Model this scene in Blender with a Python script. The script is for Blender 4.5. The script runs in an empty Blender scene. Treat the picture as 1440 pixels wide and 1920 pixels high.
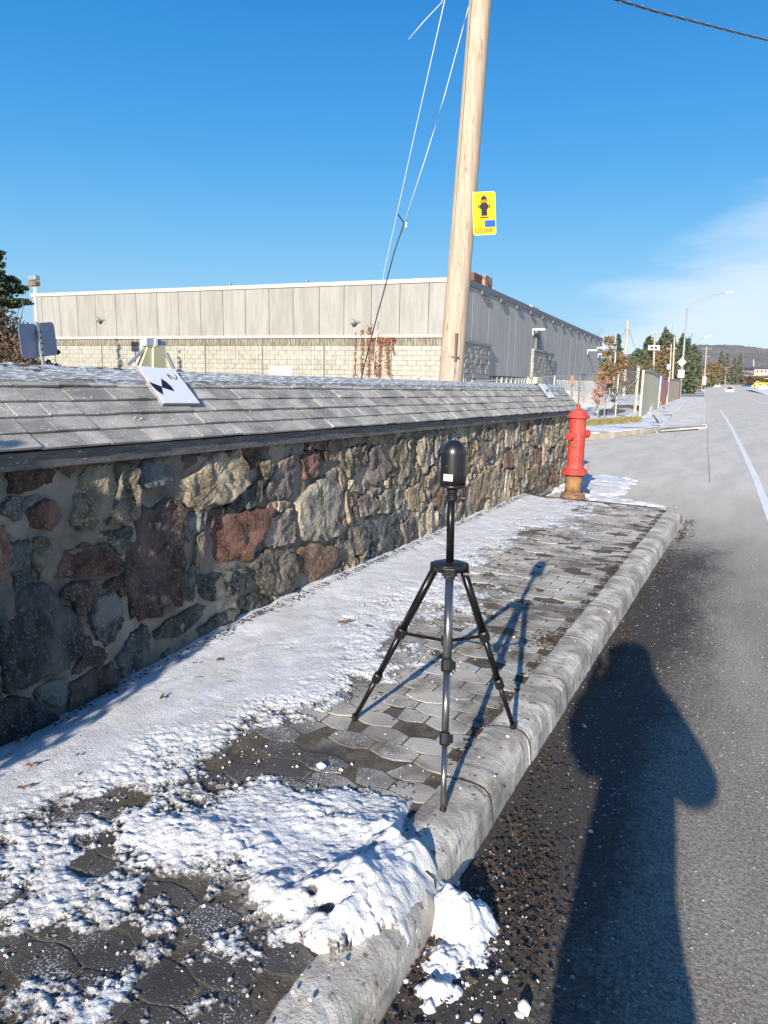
import bpy, math, random
import numpy as np
from mathutils import Vector, Matrix
R_=math.radians
S=bpy.context.scene
random.seed(7); rng=np.random.RandomState(7)
# ------------------------------------------------------------------ camera
F_PX=1330.; CAMH=1.5; VPU=1435.; ROLL=R_(1.1)
PITCH=math.atan((960-711)/F_PX); YAW=math.atan((VPU-720)/(F_PX/math.cos(PITCH)))
_F0=np.array([-math.sin(YAW),math.cos(YAW),0]); _R0=np.array([math.cos(YAW),math.sin(YAW),0]); _Z=np.array([0,0,1.])
CF=_F0*math.cos(PITCH)-_Z*math.sin(PITCH); _U0=_F0*math.sin(PITCH)+_Z*math.cos(PITCH)
CR=_R0*math.cos(ROLL)+_U0*math.sin(ROLL); CU=_U0*math.cos(ROLL)-_R0*math.sin(ROLL); CC=np.array([0,0,CAMH])
def ray(u,v): return CR*(u-720)-CU*(v-960)+CF*F_PX
def G(u,v,z=0.): d=ray(u,v); return CC+d*((z-CAMH)/d[2])
def PX(u,v,X): d=ray(u,v); return CC+d*(X/d[0])
def PY(u,v,Y): d=ray(u,v); return CC+d*(Y/d[1])
def PD(u,v,D): return CC+ray(u,v)/F_PX*D
def ONP(u,v,P0,dr):
    n=np.array([-dr[1],dr[0],0.]); d=ray(u,v); return CC+d*(((np.array(P0)-CC)@n)/(d@n))
cam=bpy.data.cameras.new('camera'); co=bpy.data.objects.new('camera',cam); S.collection.objects.link(co)
M=Matrix.Identity(4)
for i,c in enumerate((CR,CU,-CF)):
    for j in range(3): M[j][i]=c[j]
M.translation=Vector(CC); co.matrix_world=M
cam.sensor_fit='HORIZONTAL'; cam.sensor_width=36; cam.lens=36*F_PX/1440; cam.clip_end=6000; cam.clip_start=.02
S.camera=co
# ------------------------------------------------------------------ light
SUN_EL=R_(20.8); TR=np.array([-.153,.988,0]); TR/=np.linalg.norm(TR)
W=bpy.data.worlds.new('World'); S.world=W; W.use_nodes=True
nt=W.node_tree; nt.nodes.clear()
def N(nt,t,**k):
    n=nt.nodes.new(t)
    for a,b in k.items(): setattr(n,a,b)
    return n
sky=N(nt,'ShaderNodeTexSky',sky_type='NISHITA',sun_disc=False,sun_elevation=SUN_EL,sun_rotation=R_(172),altitude=50,air_density=1.0,dust_density=.3,ozone_density=2.5)
tc=N(nt,'ShaderNodeTexCoord')
d1=ray(1030,610); d2=ray(1440,385); nn=np.cross(d2,d1); nn/=np.linalg.norm(nn)
if (ray(1400,560)/np.linalg.norm(ray(1400,560)))@nn<0: nn=-nn
nd=N(nt,'ShaderNodeVectorMath',operation='DOT_PRODUCT'); nt.links.new(tc.outputs['Generated'],nd.inputs[0]); nd.inputs[1].default_value=tuple(nn)
mp=N(nt,'ShaderNodeMapping'); mp.inputs['Rotation'].default_value=(0,R_(35),R_(30)); mp.inputs['Scale'].default_value=(2.5,2.5,11); nt.links.new(tc.outputs['Generated'],mp.inputs[0])
no=N(nt,'ShaderNodeTexNoise'); no.inputs['Scale'].default_value=1.6; no.inputs['Detail'].default_value=7; no.inputs['Roughness'].default_value=.55; nt.links.new(mp.outputs[0],no.inputs[0])
m1=N(nt,'ShaderNodeMath',operation='MULTIPLY_ADD'); nt.links.new(no.outputs[0],m1.inputs[0]); m1.inputs[1].default_value=.17; nt.links.new(nd.outputs['Value'],m1.inputs[2])
rmp=N(nt,'ShaderNodeMapRange',interpolation_type='SMOOTHSTEP'); nt.links.new(m1.outputs[0],rmp.inputs[0]); rmp.inputs[1].default_value=.06; rmp.inputs[2].default_value=.17; rmp.inputs[3].default_value=0; rmp.inputs[4].default_value=.8
fad=N(nt,'ShaderNodeMapRange',interpolation_type='SMOOTHSTEP'); nt.links.new(nd.outputs['Value'],fad.inputs[0]); fad.inputs[1].default_value=.1; fad.inputs[2].default_value=.5; fad.inputs[3].default_value=1; fad.inputs[4].default_value=.15
m2=N(nt,'ShaderNodeMath',operation='MULTIPLY'); nt.links.new(rmp.outputs[0],m2.inputs[0]); nt.links.new(fad.outputs[0],m2.inputs[1])
sz=N(nt,'ShaderNodeSeparateXYZ'); nt.links.new(tc.outputs['Generated'],sz.inputs[0])
cr=N(nt,'ShaderNodeValToRGB'); nt.links.new(sz.outputs[2],cr.inputs[0]); cr.color_ramp.interpolation='B_SPLINE'
SC=7.
for k,(p,c) in enumerate([(0,(3.3,5.1,6.9)),(.07,(2.7,4.9,6.9)),(.15,(1.45,4.25,7.0)),(.27,(.42,3.05,6.7)),(.45,(.05,1.85,5.7)),(1,(.05,.7,2.6))]):
    e=cr.color_ramp.elements[k] if k<2 else cr.color_ramp.elements.new(p)
    e.position=p; e.color=tuple(q/SC for q in c)+(1,)
sc_=N(nt,'ShaderNodeVectorMath',operation='SCALE'); nt.links.new(cr.outputs[0],sc_.inputs[0]); sc_.inputs['Scale'].default_value=SC
mk=N(nt,'ShaderNodeMixRGB'); mk.inputs[0].default_value=.85; nt.links.new(sky.outputs[0],mk.inputs[1]); nt.links.new(sc_.outputs[0],mk.inputs[2]); skc=mk.outputs[0]
mix=N(nt,'ShaderNodeMixRGB'); nt.links.new(m2.outputs[0],mix.inputs[0]); nt.links.new(skc,mix.inputs[1]); mix.inputs[2].default_value=(6.2,7.2,8.6,1)
hs=N(nt,'ShaderNodeHueSaturation'); hs.inputs['Saturation'].default_value=1.0; nt.links.new(mix.outputs[0],hs.inputs['Color'])
bg=N(nt,'ShaderNodeBackground'); bg.inputs[1].default_value=.086; nt.links.new(hs.outputs[0],bg.inputs[0])
wo=N(nt,'ShaderNodeOutputWorld'); nt.links.new(bg.outputs[0],wo.inputs[0])
sl=bpy.data.lights.new('sun','SUN'); sl.energy=5.0; sl.angle=R_(.53); sl.color=(1,.91,.78)
so=bpy.data.objects.new('sun',sl); S.collection.objects.link(so)
dv=Vector((TR[0]*math.cos(SUN_EL),TR[1]*math.cos(SUN_EL),-math.sin(SUN_EL))); so.rotation_euler=dv.to_track_quat('-Z','Y').to_euler(); so.location=(5,-20,15)
S.view_settings.view_transform='Standard'; S.view_settings.look='None'; S.view_settings.exposure=.62; S.view_settings.gamma=1
S.view_settings.use_curve_mapping=False
# ------------------------------------------------------------------ helpers
def hash2(i,j,s=0):
    h=(i.astype(np.int64)*374761393+j.astype(np.int64)*668265263+s*1274126177)&0x7fffffff
    h=((h^(h>>13))*1274126177)&0x7fffffff
    return ((h^(h>>16))&0xffffff)/float(0xffffff)
def vn(x,y,s=0):
    x=np.asarray(x,float); y=np.asarray(y,float); i=np.floor(x).astype(int); j=np.floor(y).astype(int); a=x-i; b=y-j
    a=a*a*(3-2*a); b=b*b*(3-2*b)
    return (hash2(i,j,s)*(1-a)+hash2(i+1,j,s)*a)*(1-b)+(hash2(i,j+1,s)*(1-a)+hash2(i+1,j+1,s)*a)*b
def fbm(x,y,s=0,o=4,g=.5):
    r=0; a=1; t=0; x=np.asarray(x,float); y=np.asarray(y,float)
    for k in range(o): r=r+a*vn(x*2**k+k*17.3,y*2**k-k*9.1,s+k); t+=a; a*=g
    return r/t
def link(o,parent=None,label=None,cat=None,group=None,kind=None):
    S.collection.objects.link(o)
    if parent: o.parent=parent
    if label: o['label']=label
    if cat: o['category']=cat
    if group: o['group']=group
    if kind: o['kind']=kind
    return o
def wl(o):
    p=Vector((0,0,0))
    while o: p+=o.location; o=o.parent
    return p
def thing(name,label,cat,loc=(0,0,0),group=None,rz=0):
    o=bpy.data.objects.new(name,None); o.empty_display_size=.1; o.location=loc; o.rotation_euler=(0,0,rz)
    return link(o,None,label,cat,group)
def mkmesh(name,V,Fc,m,smooth=False):
    me=bpy.data.meshes.new(name); V=np.asarray(V,dtype=float)
    me.from_pydata([tuple(v) for v in V] if len(V)<30000 else V.tolist(),[],Fc if isinstance(Fc,list) else Fc.tolist())
    if m: me.materials.append(m)
    if smooth: me.polygons.foreach_set('use_smooth',[True]*len(me.polygons))
    me.update(); return me
def obj(name,V,Fc,m,parent=None,smooth=False,local=False,**k):
    if not local and parent is not None: V=np.asarray(V,float)-np.array(wl(parent))
    return link(bpy.data.objects.new(name,mkmesh(name,V,Fc,m,smooth)),parent,**k)
class MB:
    def __init__(s): s.v=[]; s.f=[]
    def add(s,V,Fc):
        n=len(s.v); s.v+= [tuple(map(float,q)) for q in V]; s.f+=[tuple(i+n for i in f) for f in Fc]; return s
    def box(s,c,d,rot=None,ch=0):
        x,y,z=[q/2 for q in d]
        P=[(a*x,b*y,e*z) for e in(-1,1) for b in(-1,1) for a in(-1,1)]
        if rot is not None: P=[tuple(rot@Vector(p)) for p in P]
        s.add([(p[0]+c[0],p[1]+c[1],p[2]+c[2]) for p in P],[(0,2,3,1),(4,5,7,6),(0,1,5,4),(2,6,7,3),(0,4,6,2),(1,3,7,5)]); return s
    def hexa(s,P): # 8 corners, bottom 4 then top 4
        return s.add(P,[(3,2,1,0),(4,5,6,7),(0,1,5,4),(1,2,6,5),(2,3,7,6),(3,0,4,7)])
    def tube(s,P,r,n=10,cap=True):
        P=[Vector(p) for p in P]; r=r if hasattr(r,'__len__') else [r]*len(P); ref=None; st=len(s.v)
        for i,p in enumerate(P):
            t=(P[min(i+1,len(P)-1)]-P[max(i-1,0)]).normalized()
            if ref is None: ref=t.orthogonal().normalized()
            ref=(ref-t*ref.dot(t)).normalized(); b=t.cross(ref)
            for k in range(n):
                a=2*math.pi*k/n; q=p+(ref*math.cos(a)+b*math.sin(a))*r[i]; s.v.append(tuple(q))
        for i in range(len(P)-1):
            for k in range(n):
                a=st+i*n+k; b2=st+i*n+(k+1)%n; s.f.append((a,b2,b2+n,a+n))
        if cap: s.f.append(tuple(st+k for k in range(n))[::-1]); s.f.append(tuple(st+(len(P)-1)*n+k for k in range(n)))
        return s
    def lathe(s,prof,c=(0,0,0),n=24,ax=None):
        st=len(s.v); q=Vector(ax).normalized().to_track_quat('Z','Y') if ax is not None else None
        for r,z in prof:
            for k in range(n):
                a=2*math.pi*k/n; p=Vector((r*math.cos(a),r*math.sin(a),z))
                if q: p=q@p
                s.v.append((p.x+c[0],p.y+c[1],p.z+c[2]))
        for i in range(len(prof)-1):
            for k in range(n):
                a=st+i*n+k; b=st+i*n+(k+1)%n; s.f.append((a,b,b+n,a+n))
        s.f.append(tuple(st+k for k in range(n))[::-1]); s.f.append(tuple(st+(len(prof)-1)*n+k for k in range(n)))
        return s
    def prism(s,poly,fr,t):
        # poly 2D points, fr=(origin,ux,uy,un) thickness t along un
        o,ux,uy,un=[Vector(q) for q in fr]; n=len(poly); st=len(s.v)
        for k in (0,1):
            for a,b in poly: s.v.append(tuple(o+ux*a+uy*b+un*(t*k)))
        s.f.append(tuple(st+i for i in range(n))[::-1]); s.f.append(tuple(st+n+i for i in range(n)))
        for i in range(n): j=(i+1)%n; s.f.append((st+i,st+j,st+n+j,st+n+i))
        return s
    def build(s,name,m,parent=None,smooth=False,bev=0,local=False,**k):
        o=obj(name,s.v,s.f,m,parent,smooth,local,**k)
        if bev:
            b=o.modifiers.new('b','BEVEL'); b.width=bev; b.segments=2; b.limit_method='ANGLE'; b.angle_limit=R_(35)
        return o
def grid_faces(nx,ny):
    i=np.arange(nx-1)[:,None]*ny+np.arange(ny-1)[None,:]; i=i.ravel()
    return np.stack([i,i+ny,i+ny+1,i+1],1)
def rrect(w,h,r,n=5):
    P=[]
    for cx,cy,a0 in((w/2-r,h/2-r,0),(-w/2+r,h/2-r,90),(-w/2+r,-h/2+r,180),(w/2-r,-h/2+r,270)):
        for k in range(n+1): a=R_(a0+90*k/n); P.append((cx+r*math.cos(a),cy+r*math.sin(a)))
    return P
# ------------------------------------------------------------------ materials
MT={}
def mat(name,col,rough=.8,metal=0,var=None,scale=8,bump=0,bscale=60,spots=None,obrand=0,stretch=(1,1,1),coat=0,var2=None,scale2=1.5,lo=.4,hi=.6,detail=8,spec=.5):
    if name in MT: return MT[name]
    m=bpy.data.materials.new(name); m.use_nodes=True; t=m.node_tree; b=t.nodes['Principled BSDF']; L=t.links.new
    b.inputs['Roughness'].default_value=rough; b.inputs['Metallic'].default_value=metal; b.inputs['Coat Weight'].default_value=coat; b.inputs['Specular IOR Level'].default_value=spec
    g=N(t,'ShaderNodeNewGeometry'); mp=N(t,'ShaderNodeMapping'); mp.inputs['Scale'].default_value=stretch; L(g.outputs['Position'],mp.inputs[0])
    cur=None
    def mixn(fac,a,bc):
        x=N(t,'ShaderNodeMixRGB'); L(fac,x.inputs[0])
        if a is None: x.inputs[1].default_value=(*col,1)
        else: L(a,x.inputs[1])
        x.inputs[2].default_value=(*bc,1); return x.outputs[0]
    def fac(sc,l,h,amt=1,dt=detail,off=0):
        n=N(t,'ShaderNodeTexNoise'); n.inputs['Scale'].default_value=sc; n.inputs['Detail'].default_value=dt; n.inputs['Roughness'].default_value=.6
        m3=N(t,'ShaderNodeMapping'); m3.inputs['Location'].default_value=(off,off*.7,off*.3); L(mp.outputs[0],m3.inputs[0]); L(m3.outputs[0],n.inputs[0])
        r=N(t,'ShaderNodeMapRange'); L(n.outputs[0],r.inputs[0]); r.inputs[1].default_value=l; r.inputs[2].default_value=h; r.inputs[3].default_value=0; r.inputs[4].default_value=amt
        return r.outputs[0]
    if var: cur=mixn(fac(scale,lo,hi),cur,var)
    if var2: cur=mixn(fac(scale2,.45,.62,1,5,13),cur,var2)
    if spots: # (colour, scale, lo, hi)
        cur=mixn(fac(spots[1],spots[2],spots[3],1,2,31),cur,spots[0])
    if obrand:
        oi=N(t,'ShaderNodeObjectInfo'); h=N(t,'ShaderNodeHueSaturation'); r=N(t,'ShaderNodeMapRange'); L(oi.outputs['Random'],r.inputs[0]); r.inputs[3].default_value=1-obrand; r.inputs[4].default_value=1+obrand
        L(r.outputs[0],h.inputs['Value'])
        if cur: L(cur,h.inputs['Color'])
        else: h.inputs['Color'].default_value=(*col,1)
        cur=h.outputs[0]
    if cur: L(cur,b.inputs['Base Color'])
    else: b.inputs['Base Color'].default_value=(*col,1)
    if bump:
        n=N(t,'ShaderNodeTexNoise'); n.inputs['Scale'].default_value=bscale; n.inputs['Detail'].default_value=8; n.inputs['Roughness'].default_value=.65; L(mp.outputs[0],n.inputs[0])
        bp=N(t,'ShaderNodeBump'); bp.inputs['Strength'].default_value=1; bp.inputs['Distance'].default_value=bump; L(n.outputs[0],bp.inputs['Height']); L(bp.outputs[0],b.inputs['Normal'])
    MT[name]=m; return m
SNOW=mat('snow',(.79,.795,.81),.65,var=(.68,.68,.69),scale=7,bump=.006,bscale=130,spots=((.26,.23,.20),70,.63,.72),var2=(.68,.675,.66),scale2=3.1,spec=.3)
def snowcover():
    m=SNOW.copy(); m.name='thin_snow'; t=m.node_tree; L=t.links.new; b=t.nodes['Principled BSDF']; src=b.inputs['Base Color'].links[0].from_socket
    at=N(t,'ShaderNodeAttribute',attribute_name='depth'); g=N(t,'ShaderNodeNewGeometry'); n=N(t,'ShaderNodeTexNoise'); n.inputs['Scale'].default_value=120; n.inputs['Detail'].default_value=5; n.inputs['Roughness'].default_value=.7; L(g.outputs['Position'],n.inputs[0])
    a=N(t,'ShaderNodeMath',operation='MULTIPLY_ADD'); L(n.outputs[0],a.inputs[0]); a.inputs[1].default_value=.8; L(at.outputs['Fac'],a.inputs[2])
    r=N(t,'ShaderNodeMapRange',interpolation_type='SMOOTHSTEP'); L(a.outputs[0],r.inputs[0]); r.inputs[1].default_value=.34; r.inputs[2].default_value=.58
    x=N(t,'ShaderNodeMixRGB'); L(r.outputs[0],x.inputs[0]); x.inputs[1].default_value=(.13,.12,.11,1); L(src,x.inputs[2]); L(x.outputs[0],b.inputs['Base Color']); return m
SNOWC=snowcover()
SNOWD=mat('snow_far',(.8,.82,.86),.7,var=(.55,.54,.52),scale=1.6,lo=.5,hi=.62)
MORTAR=mat('mortar',(.21,.185,.145),.95,var=(.13,.117,.095),scale=6,bump=.012,bscale=45,var2=(.31,.275,.22),scale2=2)
CONC=mat('kerb_concrete',(.66,.61,.53),.9,var=(.47,.435,.38),scale=7,bump=.005,bscale=90,var2=(.31,.28,.235),scale2=5,spots=((.13,.115,.09),30,.62,.72),lo=.42,hi=.62)
PAVER=mat('paver_concrete',(.51,.465,.395),.85,var=(.36,.33,.28),scale=3.2,bump=.004,bscale=160,obrand=.13,spots=((.5,.5,.5),95,.69,.74),var2=(.15,.13,.10),scale2=2.6,lo=.4,hi=.65)
def wetten(m):
    t=m.node_tree; L=t.links.new; b=t.nodes['Principled BSDF']; src=b.inputs['Base Color'].links[0].from_socket
    g=N(t,'ShaderNodeNewGeometry'); sp=N(t,'ShaderNodeSeparateXYZ'); L(g.outputs['Position'],sp.inputs[0]); n=N(t,'ShaderNodeTexNoise'); n.inputs['Scale'].default_value=2.6; n.inputs['Detail'].default_value=7; L(g.outputs['Position'],n.inputs[0])
    a=N(t,'ShaderNodeMath',operation='MULTIPLY_ADD'); L(sp.outputs[0],a.inputs[0]); a.inputs[1].default_value=1.1; L(sp.outputs[1],a.inputs[2])
    c=N(t,'ShaderNodeMath',operation='MULTIPLY_ADD'); L(n.outputs[0],c.inputs[0]); c.inputs[1].default_value=2.2; L(a.outputs[0],c.inputs[2])
    r=N(t,'ShaderNodeMapRange',interpolation_type='SMOOTHSTEP'); L(c.outputs[0],r.inputs[0]); r.inputs[1].default_value=1.35; r.inputs[2].default_value=2.35; r.inputs[3].default_value=.86; r.inputs[4].default_value=0
    x=N(t,'ShaderNodeMixRGB'); L(r.outputs[0],x.inputs[0]); L(src,x.inputs[1]); x.inputs[2].default_value=(.045,.040,.036,1); fn=N(t,'ShaderNodeTexNoise'); fn.inputs['Scale'].default_value=170; fn.inputs['Detail'].default_value=3; L(g.outputs['Position'],fn.inputs[0]); pn=N(t,'ShaderNodeTexNoise'); pn.inputs['Scale'].default_value=4.5; pn.inputs['Detail'].default_value=6; L(g.outputs['Position'],pn.inputs[0])
    ad=N(t,'ShaderNodeMath',operation='MULTIPLY_ADD'); L(pn.outputs[0],ad.inputs[0]); ad.inputs[1].default_value=.75; L(fn.outputs[0],ad.inputs[2]); fr=N(t,'ShaderNodeMapRange'); L(ad.outputs[0],fr.inputs[0]); fr.inputs[1].default_value=.99; fr.inputs[2].default_value=1.10; fr.inputs[3].default_value=0; fr.inputs[4].default_value=.85
    x2=N(t,'ShaderNodeMixRGB'); L(fr.outputs[0],x2.inputs[0]); L(x.outputs[0],x2.inputs[1]); x2.inputs[2].default_value=(.66,.67,.70,1); L(x2.outputs[0],b.inputs['Base Color'])
    q=N(t,'ShaderNodeMapRange'); L(r.outputs[0],q.inputs[0]); q.inputs[3].default_value=.85; q.inputs[4].default_value=.5; L(q.outputs[0],b.inputs['Roughness'])
wetten(PAVER)
SAND=mat('joint_dirt',(.07,.055,.04),.95,var=(.13,.11,.08),scale=12,bump=.006,bscale=90)
BLK=mat('matte_black_plastic',(.012,.012,.014),.38); BLKM=mat('black_metal',(.02,.02,.022),.3,metal=.6)
DOME=mat('satin_black_dome',(.012,.012,.014),.36,spec=.7)
SILV=mat('dark_anodised_metal',(.28,.27,.26),.27,metal=.9)
WHITE=mat('white_plastic',(.78,.79,.8),.5); LABELW=mat('label_paper',(.7,.74,.78),.5)
RED=mat('hydrant_red_paint',(.55,.045,.035),.55,var=(.40,.045,.035),scale=11,bump=.002,bscale=80,spots=((.22,.09,.06),24,.62,.70),var2=(.50,.08,.055),scale2=6)
RUST=mat('rusty_iron',(.20,.105,.05),.85,var=(.13,.10,.08),scale=14,bump=.004,bscale=70,var2=(.33,.17,.07),scale2=7)
WOODP=mat('pole_wood',(.52,.43,.33),.8,var=(.37,.28,.20),scale=6,stretch=(5,5,.3),bump=.004,bscale=60,spots=((.16,.09,.05),9,.66,.72),lo=.38,hi=.66)
SHN=mat('cedar_shingle',(.50,.465,.41),.85,var=(.36,.335,.295),scale=9,stretch=(2,1,2),bump=.003,bscale=120,obrand=.2,spots=((.8,.83,.88),52,.64,.71),lo=.35,hi=.7,var2=(.27,.255,.225),scale2=4)
RBOARD=mat('ridge_plank',(.34,.34,.33),.85,var=(.24,.24,.23),scale=12,stretch=(4,.5,4),bump=.003,bscale=80,spots=((.75,.78,.82),30,.50,.60))
PLANK=mat('weathered_plank',(.15,.14,.135),.85,var=(.09,.085,.08),scale=12,stretch=(4,.5,4),bump=.003,bscale=80,spots=((.6,.62,.65),55,.66,.72))
LEAF=mat('dead_leaf',(.19,.085,.04),.8,var=(.10,.05,.03),scale=20,obrand=.3)
LITTER=mat('leaf_litter',(.085,.055,.035),.9,var=(.035,.027,.02),scale=24,spots=((.30,.17,.09),60,.62,.68))
YEL=mat('sign_yellow',(.90,.50,.0),.45); SBLK=mat('sign_black',(.012,.012,.02),.5); SBLU=mat('sign_blue',(.01,.09,.62),.5); SEDGE=mat('sign_pale_border',(.88,.83,.35),.5)
GALV=mat('galvanised_steel',(.42,.44,.45),.5,metal=.5,var=(.34,.36,.37),scale=20); ALU=mat('sign_back_aluminium',(.30,.33,.43),.5,metal=.1,var=(.26,.29,.38),scale=3)
TRUNK=mat('bark',(.09,.065,.05),.95,var=(.05,.04,.03),scale=20,bump=.02,bscale=30)
def leafm(n,a,b,s=3): return mat(n,a,.9,var=b,scale=s,lo=.42,hi=.58)
def frame(a,b):
    t=Vector(b)-Vector(a); return t
# ------------------------------------------------------------------ GROUND, ROAD
def road_z(y): # the road climbs gently far away
    y=np.asarray(y,float); return -.12+np.where(y>165,(y-165)*.017,0)
XE=[(-30,-.74),(9,-.74),(12,-.85),(20,-1.25),(28,-1.93),(60,-4.1),(100,-6.9),(165,-11.6),(260,-19),(420,-33)]
def xe(y): return np.interp(y,[a for a,b in XE],[b for a,b in XE])
def nodes_road(name):
    m=bpy.data.materials.new(name); m.use_nodes=True; t=m.node_tree; b=t.nodes['Principled BSDF']; L=t.links.new
    g=N(t,'ShaderNodeNewGeometry'); sp=N(t,'ShaderNodeSeparateXYZ'); L(g.outputs['Position'],sp.inputs[0])
    def noise(sc,dt=8,st=(1,1,1)):
        mp=N(t,'ShaderNodeMapping'); mp.inputs['Scale'].default_value=st; L(g.outputs['Position'],mp.inputs[0]); n=N(t,'ShaderNodeTexNoise'); n.inputs['Scale'].default_value=sc; n.inputs['Detail'].default_value=dt; n.inputs['Roughness'].default_value=.65; L(mp.outputs[0],n.inputs[0]); return n.outputs[0]
    def mr(x,a,c,lo=0,hi=1):
        r=N(t,'ShaderNodeMapRange',interpolation_type='SMOOTHSTEP'); L(x,r.inputs[0]); r.inputs[1].default_value=a; r.inputs[2].default_value=c; r.inputs[3].default_value=lo; r.inputs[4].default_value=hi; return r.outputs[0]
    def ma(op,a,c):
        n=N(t,'ShaderNodeMath',operation=op)
        for i,q in enumerate((a,c)):
            if isinstance(q,(int,float)): n.inputs[i].default_value=q
            else: L(q,n.inputs[i])
        return n.outputs[0]
    def mx(f,a,c):
        x=N(t,'ShaderNodeMixRGB'); L(f,x.inputs[0])
        for i,q in((1,a),(2,c)):
            if isinstance(q,tuple): x.inputs[i].default_value=(*q,1)
            else: L(q,x.inputs[i])
        return x.outputs[0]
    # salt dust: grows away from the gutter and along the driven lane
    edge=ma('ADD',sp.outputs[0],ma('ADD',ma('MULTIPLY',ma('SUBTRACT',noise(1.6,6,(1,.4,1)),.5),.7),ma('MULTIPLY',ma('SUBTRACT',noise(38,4),.5),.5)))
    dust=mr(edge,-.46,-.02); 
    far=mr(ma('ADD',sp.outputs[1],ma('ADD',ma('MULTIPLY',noise(.8,5),4.),ma('MULTIPLY',noise(9,6,(1,3,1)),3.))),9.5,12.5)
    dust=ma('MAXIMUM',dust,far)
    fine=mr(ma('ADD',ma('MULTIPLY',noise(75,3),.55),ma('MULTIPLY',noise(230,2),.45)),.36,.64)
    dark=mx(fine,(.030,.025,.021),(.085,.073,.062))
    pale=mx(fine,(.44,.40,.33),(.72,.66,.56))
    pale=mx(mr(noise(2.6,10,(1,.2,1)),.36,.62),pale,mx(fine,(.54,.49,.41),(.82,.755,.65)))
    nf=mr(sp.outputs[1],4.5,13.)
    pn=mx(fine,(.12,.10,.08),(.36,.315,.255)); pn=mx(mr(noise(1.1,6,(1,.35,1)),.42,.7,0,.75),pn,mx(fine,(.22,.20,.17),(.56,.52,.45)))
    c=mx(dust,dark,mx(nf,pn,pale))
    vo=N(t,'ShaderNodeTexVoronoi'); vo.inputs['Scale'].default_value=42; vo.inputs['Randomness'].default_value=1; L(g.outputs['Position'],vo.inputs[0])
    sep=N(t,'ShaderNodeSeparateColor'); L(vo.outputs['Color'],sep.inputs[0])
    pt=ma('MULTIPLY',mr(vo.outputs['Distance'],.2,.34,1,0),mr(sep.outputs[0],.86,.88))
    pt=ma('MULTIPLY',pt,mr(noise(2.2,4),.35,.6,.25,1))
    c=mx(pt,c,(.30,.30,.30))
    L(c,b.inputs['Base Color']); b.inputs['Roughness'].default_value=.85; b.inputs['Specular IOR Level'].default_value=.35
    bp=N(t,'ShaderNodeBump'); bp.inputs['Distance'].default_value=.0028; bp.inputs['Strength'].default_value=1
    L(ma('ADD',noise(130,4),ma('MULTIPLY',pt,.6)),bp.inputs['Height']); L(bp.outputs[0],b.inputs['Normal'])
    return m
ROAD=nodes_road('asphalt_road')
GRASS=mat('rough_ground',(.30,.27,.2),.95,var=(.6,.6,.62),scale=.25,var2=(.16,.15,.08),scale2=.12)
# terrain sheet reaching the hills
ys=np.concatenate([np.linspace(-60,160,45),np.linspace(170,420,26),np.linspace(460,3500,25)]); xs=np.concatenate([np.linspace(-1800,-60,30),np.linspace(-50,120,35),np.linspace(140,1800,25)])
X,Y=np.meshgrid(xs,ys,indexing='ij'); Zt=-.2+np.where(Y>165,(np.minimum(Y,420)-165)*.017,0)
o=obj('ground',np.stack([X,Y,Zt],-1).reshape(-1,3),grid_faces(len(xs),len(ys)),GRASS,kind='structure')
# road sheet
ysr=np.concatenate([np.linspace(-12,30,60),np.linspace(32,200,60),np.linspace(205,330,20)])
V=[]
for y in ysr:
    a=float(xe(y)); z=float(road_z(y))
    w=15+max(0,(y-150))*.55
    for k in (0,.25,.5,.75,1): V.append((a-.12+k*w,y,z))
obj('road',V,grid_faces(len(ysr),5),ROAD,kind='structure')
# driveway mouth (asphalt running left past the end of the stone wall)
V=[(-.9,9.2,-.124),(-.9,9.2,-.124),(-16,10.5,-.124),(-16,19,-.124),(-4.5,21.0,-.124),(-3.2,25,-.124),(-2.0,28.6,-.124),(-.9,30,-.124)]
V=[(-.7,9.2,-.124),(-2.5,9.3,-.124),(-2.9,12.4,-.124),(-16,13.5,-.124),(-16,24,-.124),(-5.4,21.6,-.124),(-3.4,25.2,-.124),(-1.95,29.2,-.124),(-.9,30,-.124)]
obj('driveway',V,[tuple(range(len(V)))],ROAD,kind='structure')
# white edge line and dark seam as thin sheets above the road
LINE=mat('road_paint',(.88,.87,.84),.7,var=(.66,.63,.58),scale=14,lo=.52,hi=.66)
def strip(name,pts,w,m,dz,**k):
    P=[Vector((p[0],p[1],float(road_z(p[1]))+dz)) for p in pts]; V=[]
    for i,p in enumerate(P):
        t=(P[min(i+1,len(P)-1)]-P[max(i-1,0)]).normalized(); nrm=Vector((t.y,-t.x,0)); V+=[p-nrm*w/2,p+nrm*w/2]
    n=len(P); return obj(name,[tuple(v) for v in V],[(2*i,2*i+1,2*i+3,2*i+2) for i in range(n-1)],m,**k)
ln=[G(u,v,-.12) for u,v in [(1520,1150),(1470,1032),(1440,958),(1418,900),(1400,860),(1383,825),(1370,800),(1358,780),(1350,768)]]
strip('lane_line',ln,.11,LINE,.005,kind='structure')
TAR=mat('tar_seam',(.38,.35,.30),.9,var=(.14,.13,.12),scale=5,lo=.45,hi=.55)
sm=[G(u,v,-.12) for u,v in [(1331,905),(1329,870),(1327,840),(1326,812),(1325,790),(1324,770),(1323,757)]]
strip('road_seam',[(p[0]+.02*math.sin(i*3),p[1]) for i,p in enumerate(sm)],  .012,TAR,.004,kind='structure')
l2=[G(u,v,-.12) for u,v in [(1440,758),(1420,752),(1400,746),(1385,742)]]
strip('lane_line',l2,.14,LINE,.005,kind='structure')
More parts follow.
